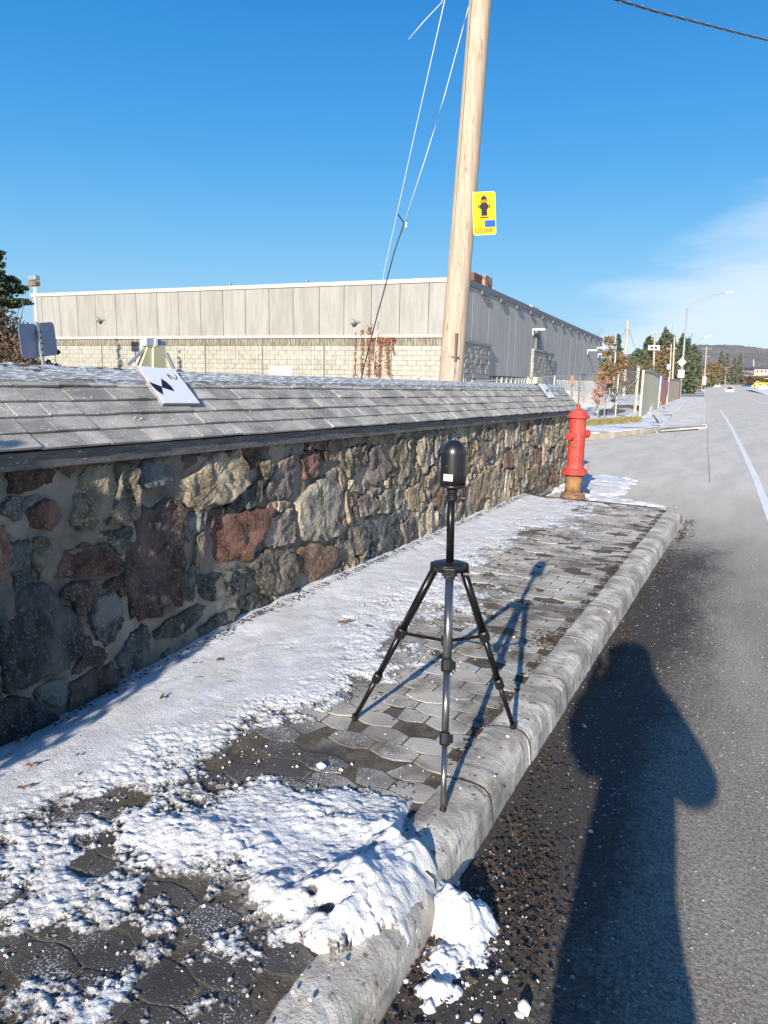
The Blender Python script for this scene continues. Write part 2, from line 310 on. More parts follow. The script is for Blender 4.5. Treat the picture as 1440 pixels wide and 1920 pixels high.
# ------------------------------------------------------------------ PAVEMENT with hexagonal pavers
pav=thing('pavement',None,None,(-1.8,4,0)); pav['kind']='structure'; del_=None
LX,WY=.203,.1075; RISE=.032; EDG=WY-RISE
obj('bedding',[(-2.42,-1.5,-.0022),(-.86,-1.5,-.0022),(-.86,9.15,-.0022),(-1.2,9.3,-.0022),(-2.8,9.35,-.0022),(-2.8,3.5,-.0022),(-2.42,2.5,-.0022)],[(0,1,2,3,4,5,6)],SAND,pav,kind='structure')
def hexmesh():
    g=.0028; gv=.0045; hx=LX/2-gv; P=[(hx,-EDG/2+g),(hx,EDG/2-g),(.03,EDG/2+RISE-g*1.3-.004),(-.03,EDG/2+RISE-g*1.3-.004),(-hx,EDG/2-g),(-hx,-EDG/2+g),(-.03,-EDG/2-RISE+g*1.3+.004),(.03,-EDG/2-RISE+g*1.3+.004)]
    V=[]
    for s,z in((1,-.03),(1,-.0016),(.95,0)):
        for x,y in P: V.append((x*s if s==1 else math.copysign(abs(x)-.004,x),y if s==1 else y*(1-.004/abs(y)) ,z))
    Fs=[]
    for r in (0,1):
        for i in range(8): j=(i+1)%8; Fs.append((r*8+i,r*8+j,r*8+8+j,r*8+8+i))
    Fs.append(tuple(16+i for i in range(8))); return V,Fs
HV,HF=hexmesh(); hm=mkmesh('paver',HV,HF,PAVER); cells=[]
r0=2.29
for k in range(-14,70):
    y=r0+k*WY+WY/2*0
    if y>9.2: continue
    for i in range(-12,14):
        x=-1.40+(i+.5*((k+1)%2))*LX
        if x<-2.85 or x>-.985 : continue
        if y>9.0 and x>-1.05: continue
        if x<-2.33-.38*min(1,max(0,(y-2.4)/1.0)): continue
        cells.append((x,y))
cells=[c for c in cells if c[1]>.55]
cells.sort(key=lambda c: math.hypot(c[0]+1.2,c[1]-1.3)+(.8 if c[0]<-2.0 else 0))
rest=MB()
for n,(x,y) in enumerate(cells):
    z=random.gauss(0,.0018); tx,ty=random.gauss(0,.010),random.gauss(0,.010)
    if n<300:
        o=bpy.data.objects.new('paver',hm); o.location=Vector((x,y,z))-pav.location; o.rotation_euler=(tx,ty,random.gauss(0,.012)); link(o,pav)
    else: rest.add([(vx+x,vy+y,vz+z+vy*tx-vx*ty) for vx,vy,vz in HV],HF)
rest.build('paver',PAVER,pav,kind='stuff')
# ------------------------------------------------------------------ KERB
kb=thing('kerb',None,None,(-.8,3,0)); kb['kind']='structure'
prof=[(-.94,-.10),(-.937,-.02),(-.932,.004),(-.915,.017),(-.87,.022),(-.81,.021),(-.775,.012),(-.752,-.010),(-.742,-.045),(-.736,-.10),(-.73,-.16)]
KJ=[.4,1.10,1.735,1.80,2.30,2.78,3.42,4.05,4.72,5.6,6.7,7.9,8.9]
for i in range(len(KJ)-1):
    a,b=KJ[i],KJ[i+1]
    
    if abs(a-1.735)<1e-3: continue
    n=max(6,int((b-a)/.025)); yy=np.linspace(a+.002,b-.002,n); V=[]
    dx=random.uniform(-.0015,.0015)+( .025 if b<1.8 else 0); dz=random.uniform(-.0012,.0012)-(.015 if b<1.8 else 0)
    for y in yy:
        e=min(y-a,b-y); rr=max(0,1-e/.02)*.0015
        for q,(px,pz) in enumerate(prof):
            nn_=(float(fbm(y*4,q*.5,3))-.5)*.019+(float(vn(y*30,q*2.,9))-.5)*.007
            cx=px+.833; V.append((px+dx-cx*rr*2+nn_*np.sign(cx+1e-6)*.6,y+0,pz+dz-rr+nn_*.7))
    m=len(prof); Fs=grid_faces(n,m).tolist(); Fs.append(list(range(m))); Fs.append([ (n-1)*m+q for q in range(m)][::-1])
    obj('kerb_stone',V,[tuple(f[::-1]) for f in Fs],CONC,kb,smooth=False)
    if i>2:
        Vj=[];zz=0
        for q,(px,pz) in enumerate(prof):
            cx=(px+.833)*1.012; zz+=random.gauss(0,.006); zz*=.8; w2=.0035+.003*random.random()
            for e in (-1,1): Vj.append((px+.833*0+cx*.012+dx,a+zz+e*w2,pz+dz+.0035+(float(fbm(a*4,q*.5,3))-.5)*.013))
        obj('joint_crack',Vj,[(2*q,2*q+1,2*q+3,2*q+2) for q in range(len(prof)-1)],SAND,kb)
# far corner bend of the kerb, dropping to the driveway
V=[];path=[]
for k in range(22):
    t=k/21; 
    if t<.3: p=(-.835,8.912+t/.3*.15); d=0
    else:
        a=(t-.3)/.7*math.pi/2; p=(-.835-.22*(1-math.cos(a))-max(0,t-.6)*.9,9.062+.25*math.sin(a)); d=max(0,t-.55)*.09
    path.append((*p,d))
for k,(px,py,d) in enumerate(path):
    q0=path[max(0,k-1)]; q1=path[min(21,k+1)]; t=Vector((q1[0]-q0[0],q1[1]-q0[1],0)).normalized(); nr=Vector((t.y,-t.x,0))
    for cx,cz in prof:
        c=(cx+.835); V.append((px+nr.x*c,py+nr.y*c,cz-d*(1.2 if cz>-.05 else .5)+(random.random()-.5)*.003))
Fs=grid_faces(22,len(prof)).tolist(); Fs.append([21*len(prof)+q for q in range(len(prof))][::-1])
obj('kerb_stone',V,[tuple(f[::-1]) for f in Fs],CONC,kb)
# ------------------------------------------------------------------ SNOW on the pavement
TU=np.arange(0,1300,100.); TVv=[840,900,930,960,1000,1050,1100,1150,1200,1250,1300,1350,1400,1450,1500,1550,1600,1650,1700,1750,1800,1850,1920,2100]
TB=[ '9999999999961','9999999999961','9999999999951','9999999999961','9999999998331','9999999996210','9999999884210','9999999853110','9999999631100','9999999841000','9999997310000','9999852211000','9996421111000','9986432111000','9864777652000','8558888862000','6637888896000','4664678992000','6654567894000','5434567650000','4335554430000','4453444430000','4453434410000','5444434300000']
TB=np.array([[int(c) for c in r] for r in TB],float)
def proj(X,Y,Z):
    q=np.stack([X,Y,Z-CAMH],-1); z=np.maximum(q@CF,.05); return 720+F_PX*(q@CR)/z,960-F_PX*(q@CU)/z
def snowM(X,Y):
    u,v=proj(X,Y,np.zeros_like(X)); v=np.clip(v,845,2090); u=np.clip(u,0,1199)
    iu=np.floor(u/100).astype(int); fu=u/100-iu; iv=np.clip(np.searchsorted(TVv,v,side='right')-1,0,len(TVv)-2); tv=np.array(TVv)
    fv=(v-tv[iv])/(tv[iv+1]-tv[iv]); a=TB[iv,iu]*(1-fu)+TB[iv,iu+1]*fu; b=TB[iv+1,iu]*(1-fu)+TB[iv+1,iu+1]*fu
    return (a*(1-fv)+b*fv)/9
gx=np.linspace(-2.80,-.72,400); gy=np.concatenate([np.linspace(.7,3.2,460),np.linspace(3.21,5.5,210)[1:],np.linspace(5.52,9.3,170)])
X,Y=np.meshgrid(gx,gy,indexing='ij'); m=snowM(X,Y)
wallp=np.clip((X+2.15-np.maximum(0,(Y-2))*-.0)/-.25,0,1)
big=fbm(X*1.9,Y*1.9,1,4); mid=fbm(X*8,Y*8,5,5,.62); fin=fbm(X*48,Y*48,8,4,.7)
str_=fbm(X*9+Y*2,Y*3.2-X*2,15,3)
near=np.clip((3.2-Y)/1.2,0,1)
val=m*1.10+(mid-.5)*1.05+(big-.5)*.45+(fin-.5)*.50*(1-.6*np.clip((m-.85)/.15,0,1))-.58
val=np.where(m>.97,np.maximum(val,.12+.2*(mid-.2)),val)
vp=np.clip(val,0,1)
smooth=np.clip((m-.80)/.15,0,1)*np.clip((-1.45-X-.12*np.maximum(0,2.2-Y))/.35,0,1)
h=np.where(val>0,.002+.016*(1-np.exp(-vp*4)),np.maximum(val,-.5)*.035-.001)
h=h+np.where(val>0,(1-smooth)*((fin-.5)*.007+np.maximum(0,fbm((X*.8+Y*.6)*23+2*mid,(Y*.8-X*.6)*29+3*big,12,3,.6)-.48)*.022*vp**.5)+smooth*((str_-.5)*.018+(fbm(X*60,Y*60,33,2)-.5)*.0015),0)
def blob(cx,cy,rx,ry,a,rot=0):
    c,s=math.cos(rot),math.sin(rot); dx=X-cx; dy=Y-cy; return a*np.exp(-((dx*c+dy*s)/rx)**2-((-dx*s+dy*c)/ry)**2)
def gp(u,v): return G(u,v)[:2]
hp_=np.zeros_like(X)
for (u,v,rx,ry,a) in [(690,1690,.16,.12,.075),(750,1575,.09,.11,.065),(795,1625,.05,.08,.05),(620,1540,.14,.08,.022),(450,1590,.16,.1,.020),(640,1740,.13,.07,.045),(530,1690,.12,.07,.032),(350,1560,.16,.09,.014)]:
    c=gp(u,v); hp_+=blob(c[0],c[1],rx,ry,a)
lump=.55+.9*fbm(X*13,Y*13,21,3,.5); hp_=hp_*lump+np.clip(hp_/.03,0,1)*((fbm(X*24,Y*24,22,3,.5)-.5)*.034)
hp_=hp_*(.35+.65*np.clip((-.80-X)/.12,0,1)); h=h+np.where(val>-.2,hp_,hp_*.3)
val=np.where(hp_>.018,np.maximum(val,.5),val)
for (u,v,r,a) in [(612,1728,.038,.12),(170,1625,.05,.06),(200,1525,.04,.03),(330,1660,.03,.03),(585,1700,.02,.02)]:
    c=gp(u,v); q=blob(c[0],c[1],r,r*.8,1); h-=a*q; val=val-q*.9
h+=np.clip((-2.42-X)/.3,0,1)**1.5*.035*(.7+.6*big)*np.interp(Y,[1.9,3.3],[-2.2,1.])
en_=(fbm(X*9,Y*9,41,3)-.5)*.07; kx=np.clip((X+.99)/.07,0,1); ok=(Y>1.38+en_)&(Y<1.84+en_)
h=np.where(ok, h+ .030*kx*(val>0), h-kx*.07)
h=h-.10*np.clip((X+.83+en_)/.10,0,1)**1.5
h=np.where(Y>9.1,h-(Y-9.1)*.3,h)
so_=obj('snow_cover',np.stack([X,Y,h],-1).reshape(-1,3),grid_faces(len(gx),len(gy)),SNOWC,smooth=True,kind='stuff',label='trodden snow lying over the pavers beside the stone wall',cat='snow')
at_v=so_.data.attributes.new('depth','FLOAT','POINT'); at_v.data.foreach_set('value',val.reshape(-1).astype(np.float32))
# spilled heap on the asphalt outside the kerb
sx=np.linspace(-.80,-.42,110); sy=np.linspace(1.30,1.98,170); X,Y=np.meshgrid(sx,sy,indexing='ij')
heapc=[((820,1700),.10,.06,.07),((870,1725),.10,.09,.075),((840,1790),.09,.07,.06),((815,1840),.07,.04,.05),((905,1690),.05,.06,.035),((805,1870),.03,.02,.03)]
h=np.full_like(X,-.165)+(fbm(X*16,Y*16,3,4,.5)-.5)*.07+(fbm(X*70,Y*70,5,2)-.5)*.014
hh=np.zeros_like(X)
for (u,v),rx,ry,a in heapc:
    c=G(u,v,-.08); hh+=a*1.35*np.exp(-((X-c[0])/rx)**2-((Y-c[1])/ry)**2)
h+=hh; h=np.where(hh>.02,h+(fbm(X*24,Y*24,9,3,.5)-.5)*.03,h); h=np.minimum(h,.02)
obj('snow_heap',np.stack([X,Y,h],-1).reshape(-1,3),grid_faces(len(sx),len(sy)),SNOW,smooth=True,label='lumpy snow spilled onto the asphalt at the broken kerb',cat='snow')
# snow crumbs and salt grains
def ico():
    import bmesh
    bm=bmesh.new(); bmesh.ops.create_icosphere(bm,subdivisions=1,radius=1); V=np.array([v.co[:] for v in bm.verts]); Fs=np.array([[v.index for v in f.verts] for f in bm.faces]); bm.free(); return V,Fs
IV,IF=ico()
def scatter(name,pts,m,seed=1,label=None,cat=None,flat=.75):
    r=np.random.RandomState(seed); n=len(pts); P=np.array(pts); V=IV[None]*(1+.8*(r.rand(n,len(IV),1)-.5))
    V=V*P[:,None,3:4]*np.concatenate([.7+.6*r.rand(n,1,2),np.full((n,1,1),flat)],-1); V=V+P[:,None,:3]
    Fs=(IF[None]+ (np.arange(n)*len(IV))[:,None,None]).reshape(-1,3)
    return obj(name,V.reshape(-1,3),Fs,m,smooth=True,kind='stuff',label=label,cat=cat)
pts=[]
for _ in range(60000):
    if len(pts)>2600: break
    x=random.uniform(-2.5,-.74); y=.6+random.random()**1.6*4.5
    mm=float(snowM(np.array([x]),np.array([y]))[0])
    if random.random()< (.05+1.2*mm*(1.15-mm)) :
        if mm>.93 : continue
        cl=float(vn(np.array(x*6),np.array(y*6),3))
        if random.random()>cl*1.5-.25: continue
        s=random.random()**6*.007+.001; pts.append((x,y,(.02*mm if mm>.5 else 0)+s*.3+ (.02 if x>-.92 else 0),s))
for _ in range(500):
    c=G(random.gauss(860,60),random.gauss(1750,75),-.11)
    if c[0]>-.74: pts.append((c[0],c[1],-.115,random.random()**5*.010+.0012))
for (u,v,s) in [(602,1440,.02),(250,1455,.012),(980,1895,.025),(640,1445,.01),(975,1905,.012),(880,1925,.01),(1030,1370,.012),(1095,1363,.011),(1108,1560,.008)]:
    z=-.115 if u>950 else 0; c=G(u,v,z); pts.append((c[0],c[1],z+s*.4,s))
scatter('snow_crumbs',pts,SNOW,3,'small snow crumbs and lumps strewn over the pavers and gutter','snow crumbs')
GRIT=mat('grit',(.5,.49,.47),.8,obrand=0,var=(.2,.19,.18),scale=120,lo=.35,hi=.65)
pts=[]
for _ in range(9000):
    y=1.0+random.random()**1.7*7; x=random.uniform(-.72,1.2)
    if random.random()>.35+.65*float(vn(np.array(x*3),np.array(y*3),2)): continue
    pts.append((x,y,-.119,random.random()**3*.0035+.0013))
scatter('road_grit',pts,GRIT,5,'pale salt and grit grains scattered on the dark asphalt','grit')
# snow & ice patch beyond the hydrant
X,Y=np.meshgrid(np.linspace(-3.4,-.8,120),np.linspace(9.15,13.2,140),indexing='ij')
m=np.exp(-((X+2.3)/.62)**4-((Y-11.7)/1.35)**4)*1.0+.75*np.exp(-((X+1.5)/.7)**2-((Y-10.1)/.5)**2)
v_=m+(fbm(X*5,Y*5,4,4)-.5)*.9-.55; h=-.118+np.where(v_>0,.05*(1-np.exp(-v_*4))+(fbm(X*12,Y*12,7,3)-.5)*.02,-.03)
h=np.where(v_>0,np.maximum(h,-.112),h)
obj('snow_patch',np.stack([X,Y,h],-1).reshape(-1,3),grid_faces(120,140),SNOW,smooth=True,kind='stuff',label='snow patch on the asphalt behind the red hydrant',cat='snow')
# ------------------------------------------------------------------ LEAVES
def leaf_mesh(s,seed):
    r=random.Random(seed); n=18; V=[(0,0,.004)]; 
    for k in range(n):
        a=2*math.pi*k/n; rad=s*(.55+.4*abs(math.sin(a*2.5+.5)))*(.8+.4*r.random())*(1.25 if abs(math.cos(a))>.8 else .7)
        V.append((rad*math.cos(a),rad*math.sin(a)*.75,s*.25*r.random()+.15*s*math.cos(2*a)))
    V.append((-s*1.5,.05*s,s*.2)); V.append((-s*1.5,-.03*s,s*.2))
    return V,[(0,k+1,(k+1)%n+1) for k in range(n)]+[(n//2+1,n+1,n+2)]
LL=[((645,1163),.036,'brown lobed dead leaf on the snow left of the tripod'),((410,1235),.03,'curled dead leaf on shaded snow below the wall middle'),((366,1240),.02,'tiny dead leaf at the snow edge against the wall foot'),((303,1305),.024,'small upright dead leaf on blue shaded snow'),((60,1430),.028,'dark curled dead leaf on the snow at the far left'),((44,1472),.02,'half buried dead leaf on the snow at the left edge'),((370,1267),.012,'speck of dead leaf on the snow under the wall stones'),((427,1155+120),.014,'small dark leaf scrap on the snow band'),((690,1170),.022,'flat dark leaf where the snow thins left of the tripod'),((937,1083-60),.02,'brown leaf on the sunlit snow behind the scanner dome'),((145,1412),.012,'thin pale leaf scrap on snow near the wall foot')]
for i,((u,v),s,lab) in enumerate(LL):
    V,Fs=leaf_mesh(s,i); c=G(u,v,.035); o=obj('dead_leaf',V,Fs,LEAF,local=True,label=lab,cat='leaf',group='dead leaves lying on the snow'); o.location=(c[0],c[1],.027 if u<620 else .024); o.rotation_euler=(random.uniform(-.3,.3),random.uniform(-.3,.3),random.uniform(0,6))
mb=MB()
def litter(x,y,z,s):
    a=random.uniform(0,6.28); q=Matrix.Rotation(a,3,'Z')@Matrix.Rotation(random.uniform(-.5,.5),3,'X')
    P=[Vector((-s,0,0)),Vector((0,-s*.5,s*.15)),Vector((s,0,s*.25)),Vector((0,s*.5,s*.1))]
    mb.add([tuple(q@p+Vector((x,y,z))) for p in P],[(0,1,2),(0,2,3)])
for _ in range(2600):
    y=random.uniform(1.2,9.2); cl=float(vn(np.array(y*2.2),np.array(.3),7)); 
    if random.random()>cl**2*1.6+.12: continue
    x=-.71+abs(random.gauss(0,.055+.03*cl)); litter(x,y,-.112+random.random()*.008,random.uniform(.006,.02))
for _ in range(1000):
    c=G(random.gauss(990,38),random.gauss(1640,70),-.12)
    if c[0]>-.7: litter(c[0],c[1],-.112+random.random()*.012,random.uniform(.003,.012))
for _ in range(160):
    c=G(random.gauss(985,45),random.gauss(1780,60),-.12)
    if c[0]>-.7: litter(c[0],c[1],-.112+random.random()*.012,random.uniform(.004,.015))
for _ in range(1500):
    y=random.uniform(2.4,9); x=random.gauss(-.955,.016); litter(x,y,.003,random.uniform(.004,.012))
for cy in (3.95,4.0,5.9):
    for _ in range(160): litter(random.gauss(-.97,.05),random.gauss(cy,.06),.008,random.uniform(.004,.02))
for _ in range(900):
    y=random.uniform(1.7,9.5); litter(-2.66+abs(random.gauss(0,.03)),y,float(np.interp(y,[1.9,3.3],[-.03,.06]))+random.random()*.01,random.uniform(.006,.018))
for _ in range(700):
    x,y=random.uniform(-2.3,-1.0),random.uniform(2.5,9); litter(x,y,.01,random.uniform(.003,.009))
mb.build('leaf_litter',LITTER,kind='stuff',label='brown leaf litter and twigs along the kerb gutter and wall foot',cat='leaf litter')
# ------------------------------------------------------------------ STONE WALL
XW=-2.74
wall=thing('stone_wall','long fieldstone wall under a shingled cap beside the snowy pavement','wall',(-3.0,4.8,0))
ze=lambda y:1.20-.0118*y; zr=lambda y:1.505-.0062*y
Y0,Y1=-2.6,12.0
# mortar body
gy=np.linspace(Y0,Y1,900); gz=np.linspace(-.12,1.16,80); Yg,Zg=np.meshgrid(gy,gz,indexing='ij')
Zg=np.minimum(Zg,(ze(Yg)-.02)); Xg=XW+.004+(fbm(Yg*8,Zg*8,31,4)-.5)*.055
V=np.stack([Xg,Yg,Zg],-1).reshape(-1,3); Fs=grid_faces(900,80)[:,::-1].tolist(); n=len(V)
V=np.concatenate([V,[(XW-.62,Y0,-.12),(XW-.62,Y1,-.12),(XW-.62,Y1,1.1),(XW-.62,Y0,1.2),(XW-.02,Y1,-.12),(XW-.02,Y1,1.05),(XW-.02,Y0,-.12),(XW-.02,Y0,1.2)]])
Fs+=[(n,n+1,n+2,n+3),(n+1,n+4,n+5,n+2),(n,n+3,n+7,n+6)]
obj('mortar',V,[tuple(map(int,f)) for f in Fs],MORTAR,wall,smooth=True)
A=lambda L:[(x/3,820+y/3) for x,y in L]; B=lambda L:[(360+x/3.4286,780+y/3.4286) for x,y in L]; C=lambda L:[(700+x/3.6,760+y/3.6) for x,y in L]
BR=(.115,.08,.06);RD=(.125,.07,.055);OL=(.185,.16,.115);GY=(.22,.215,.19);TN=(.27,.22,.155);DK=(.06,.06,.06);GN=(.085,.09,.078);PU=(.20,.165,.145);BL=(.105,.108,.112);RU=(.175,.115,.08);OC=(.30,.235,.155);LT=(.33,.28,.21)
TS=[(A([(40,165),(110,150),(230,150),(300,190),(280,260),(200,300),(60,310),(45,250)]),BR,.02),(A([(130,460),(170,390),(240,355),(325,385),(325,470),(290,525),(200,510)]),RD,.02),(A([(430,230),(500,150),(620,150),(640,250),(600,420),(520,520),(410,500),(400,380)]),OL,.05),(A([(655,150),(745,140),(745,440),(660,490),(580,500),(605,400),(645,260)]),OL,.06),(A([(760,170),(800,130),(880,110),(970,180),(970,240),(880,280),(800,290),(765,230)]),BL,.04),(A([(1100,190),(1180,100),(1300,60),(1360,160),(1370,270),(1250,370),(1080,390),(1030,350),(1020,240)]),TN,.065),(A([(975,95),(1095,85),(1085,150),(1030,180),(985,140)]),BR,.02),(A([(760,480),(850,350),(960,335),(1005,400),(1010,550),(1030,700),(980,900),(880,1000),(770,1025),(740,900),(700,780),(705,640),(740,560)]),(.098,.068,.056),.035),(A([(330,700),(350,640),(450,600),(560,600),(660,680),(650,770),(480,785),(320,780)]),(.115,.065,.052),.03),(A([(-60,480),(10,490),(60,580),(50,740),(0,810),(-60,800)]),(.16,.09,.07),.03),(A([(50,600),(160,580),(165,700),(190,810),(80,860),(55,760)]),GN,.02),(A([(180,570),(250,565),(270,620),(235,700),(210,790),(180,700)]),OL,.02),(A([(20,960),(90,880),(200,840),(310,880),(370,960),(425,1060),(430,1190),(370,1290),(250,1350),(120,1390),(60,1420),(20,1300),(0,1150),(-10,1040)]),(.062,.064,.062),.05),(A([(500,1000),(540,890),(620,860),(665,920),(670,1030),(640,1130),(580,1165),(520,1120)]),(.11,.11,.10),.035),(A([(400,1380),(480,1320),(620,1270),(660,1400),(600,1490),(450,1570),(370,1580),(365,1490)]),(.10,.07,.055),.03),(A([(-80,1500),(80,1480),(220,1500),(300,1560),(290,1640),(150,1720),(0,1790),(-80,1780)]),DK,.03),(A([(650,1250),(720,1120),(790,1060),(850,1090),(840,1200),(780,1290),(700,1340)]),GN,.03),(A([(860,1100),(950,1020),(1100,930),(1130,980),(1040,1090),(960,1130),(880,1130)]),GN,.025),(A([(900,1210),(980,1170),(1100,1150),(1110,1210),(990,1290),(910,1310)]),DK,.025),(A([(1105,790),(1380,725),(1395,820),(1380,860),(1180,915),(1110,850)]),GN,.03),(A([(1190,520),(1280,430),(1440,410),(1500,420),(1480,500),(1400,680),(1340,690),(1200,680)]),(.155,.08,.055),.045),(A([(1090,560),(1140,520),(1140,620),(1110,740),(1085,720)]),OL,.03),(A([(1100,1080),(1200,1000),(1290,960),(1300,1030),(1230,1100),(1130,1140)]),GN,.03),
(B([(500,400),(560,290),(620,260),(655,330),(640,460),(600,520),(470,530),(450,500)]),PU,.045),(B([(690,260),(740,220),(790,230),(805,330),(760,400),(700,410)]),RD,.04),(B([(830,230),(890,225),(900,280),(840,290)]),RU,.04),(B([(670,560),(740,480),(860,350),(905,350),(930,480),(925,720),(850,780),(720,800),(670,740)]),(.29,.255,.20),.06),(B([(940,220),(1090,190),(1080,350),(1000,400),(930,300)]),OL,.05),(B([(1130,230),(1190,170),(1250,320),(1240,380),(1160,460),(1110,380)]),PU,.05),(B([(1270,200),(1340,150),(1400,330),(1330,430),(1270,370)]),OL,.05),(B([(480,660),(620,600),(640,800),(560,840),(470,830)]),PU,.045),(B([(390,920),(450,870),(580,870),(660,900),(650,1030),(600,1100),(500,1145),(400,1080),(375,1000)]),(.115,.10,.08),.05),(B([(690,850),(800,820),(900,840),(910,930),(860,1010),(750,1050),(670,960)]),RU,.045),(B([(980,750),(1080,700),(1100,800),(1060,890),(1010,890),(975,810)]),(.16,.14,.115),.045),(B([(1110,700),(1200,640),(1310,640),(1320,850),(1250,930),(1110,950)]),(.072,.078,.08),.025),(B([(1050,540),(1140,480),(1170,560),(1150,620),(1070,650)]),PU,.05),(B([(975,480),(1010,500),(1020,690),(985,690),(970,560)]),TN,.05),(B([(600,1160),(690,1100),(780,1100),(780,1160),(640,1230),(540,1240)]),BL,.035),(B([(270,1180),(400,1140),(470,1180),(490,1290),(330,1320),(280,1280)]),DK,.03),(B([(1190,520),(1280,450),(1290,560),(1240,620),(1180,620)]),TN,.04),(B([(1350,680),(1420,660),(1440,850),(1370,870),(1335,760)]),PU,.04),(B([(1360,480),(1440,440),(1440,600),(1370,600)]),OC,.04),(B([(410,300),(480,280),(490,380),(440,410)]),OL,.04),
(C([(275,230),(320,200),(400,190),(390,380),(330,470),(290,400)]),LT,.05),(C([(720,240),(780,250),(790,340),(740,370),(700,320)]),PU,.04),(C([(650,520),(740,440),(760,500),(740,600),(680,680),(640,650)]),OC,.05),(C([(765,420),(830,380),(830,560),(780,630),(745,610)]),OC,.045),(C([(880,140),(950,120),(940,260),(880,280)]),LT,.035),(C([(880,330),(920,300),(930,420),(870,420)]),RU,.04),(C([(940,300),(1000,280),(1000,480),(940,500)]),TN,.05),(C([(1070,140),(1140,110),(1150,240),(1080,270)]),GY,.035),(C([(1070,310),(1130,290),(1130,380),(1060,410)]),RU,.03),(C([(1030,450),(1100,400),(1160,440),(1150,560),(1060,600),(1020,580)]),TN,.045),(C([(1158,140),(1210,110),(1215,270),(1158,290)]),TN,.04),(C([(1170,420),(1210,420),(1200,520),(1170,520)]),RD,.03),(C([(295,760),(370,670),(415,740),(400,880),(330,930),(295,870)]),LT,.05),(C([(180,790),(270,750),(285,850),(200,930),(175,860)]),PU,.05),(C([(570,550),(610,540),(620,640),(560,650)]),RU,.04),(C([(640,740),(720,710),(740,750),(650,790)]),RU,.03),(C([(990,180),(1040,170),(1045,240),(1000,250)]),OC,.035)]
polys=[]
for P,c,hh in TS:
    q=[PX(u,v,XW) for u,v in P]; qc=np.mean(q,0); polys.append(([(float(qc[1]+(a[1]-qc[1])*1.06),float(qc[2]+(a[2]-qc[2])*1.05)) for a in q],c,hh))
RES=.012; ny=int((Y1-Y0)/RES); nz=int(1.22/RES)
cy_=Y0+(np.arange(ny)+.5)*RES; cz_=-.06+(np.arange(nz)+.5)*RES; YY,ZZ=np.meshgrid(cy_,cz_,indexing='ij')
lab=np.full(YY.shape,-1,int); dtr=np.full(YY.shape,9.)
for k,(P,c,hh) in enumerate(polys):
    p=np.array(P); y0,y1,z0,z1=p[:,0].min()-.1,p[:,0].max()+.1,p[:,1].min()-.1,p[:,1].max()+.1
    i0,i1=max(0,int((y0-Y0)/RES)),min(ny,int((y1-Y0)/RES)+1); j0,j1=max(0,int((z0+.06)/RES)),min(nz,int((z1+.06)/RES)+1)
    a=YY[i0:i1,j0:j1]; b=ZZ[i0:i1,j0:j1]; ins=np.zeros(a.shape,bool); dd=np.full(a.shape,9.)
    for s in range(len(p)):
        x1,yy1=p[s]; x2,yy2=p[(s+1)%len(p)]
        cnd=((yy1>b)!=(yy2>b))&(a<(x2-x1)*(b-yy1)/(yy2-yy1+1e-12)+x1); ins^=cnd
        t=np.clip(((a-x1)*(x2-x1)+(b-yy1)*(yy2-yy1))/((x2-x1)**2+(yy2-yy1)**2+1e-12),0,1); dd=np.minimum(dd,np.hypot(a-x1-t*(x2-x1),b-yy1-t*(yy2-yy1)))
    dd[ins]=0; dtr[i0:i1,j0:j1]=np.minimum(dtr[i0:i1,j0:j1],dd)
free=dtr>.011
seeds=[]; r2=random.Random(11)
for _ in range(9000):
    y=r2.uniform(Y0,Y1); z=r2.uniform(-.02,1.12); i=min(ny-1,int((y-Y0)/RES)); j=min(nz-1,int((z+.06)/RES))
    if not free[i,j] or dtr[i,j]<.028: continue
    big_=y<3 or r2.random()<.4
    mind=(.145 if big_ else .13)*(1 if dtr[i,j]>.12 else .6)
    if all(math.hypot((y-a)*1.15,z-b)>mind for a,b in seeds): seeds.append((y,z))
    if len(seeds)>330: break
sd=np.array(seeds); best=np.full(YY.shape,9.); lb=np.full(YY.shape,-1)
wy=YY+(fbm(YY*9,ZZ*9,2,2)-.5)*.07; wz=ZZ+(fbm(YY*9,ZZ*9,6,2)-.5)*.07
for k,(a,b) in enumerate(seeds):
    i0,i1=max(0,int((a-.5-Y0)/RES)),min(ny,int((a+.5-Y0)/RES)); d=np.hypot((wy[i0:i1]-a)*1.2,wz[i0:i1]-b); s=best[i0:i1]; l=lb[i0:i1]; u_=d<s; s[u_]=d[u_]; l[u_]=k
lb[~free]=-1
cols=[OL,TN,GY,PU,OC,LT,TN,RU,LT,OL,GY,OC]; colsn=[GN,BR,DK,OL,GY,(.12,.09,.075)]  # light put into stone colours: darker at the shaded end, lighter where sunlit
for k,(a,b) in enumerate(seeds):
    P=[]
    for t in range(16):
        an=2*math.pi*t/16; r=.01
        while r<.26:
            y=a+r*math.cos(an); z=b+r*math.sin(an); i=int((y-Y0)/RES); j=int((z+.06)/RES)
            if i<0 or i>=ny or j<0 or j>=nz or lb[i,j]!=k: break
            r+=.006
        P.append(max(.012,r-.007))
    P=[min(P[t],1.35*(P[t-1]+P[(t+1)%16])/2) for t in range(16)]
    if sum(P)/16<.019: continue
    poly=[(a+P[t]*math.cos(2*math.pi*t/16),b+P[t]*math.sin(2*math.pi*t/16)) for t in range(16)]
    polys.append((poly,random.choice(colsn if a<3.6 else cols),random.uniform(.015,.05)))
smats=[]
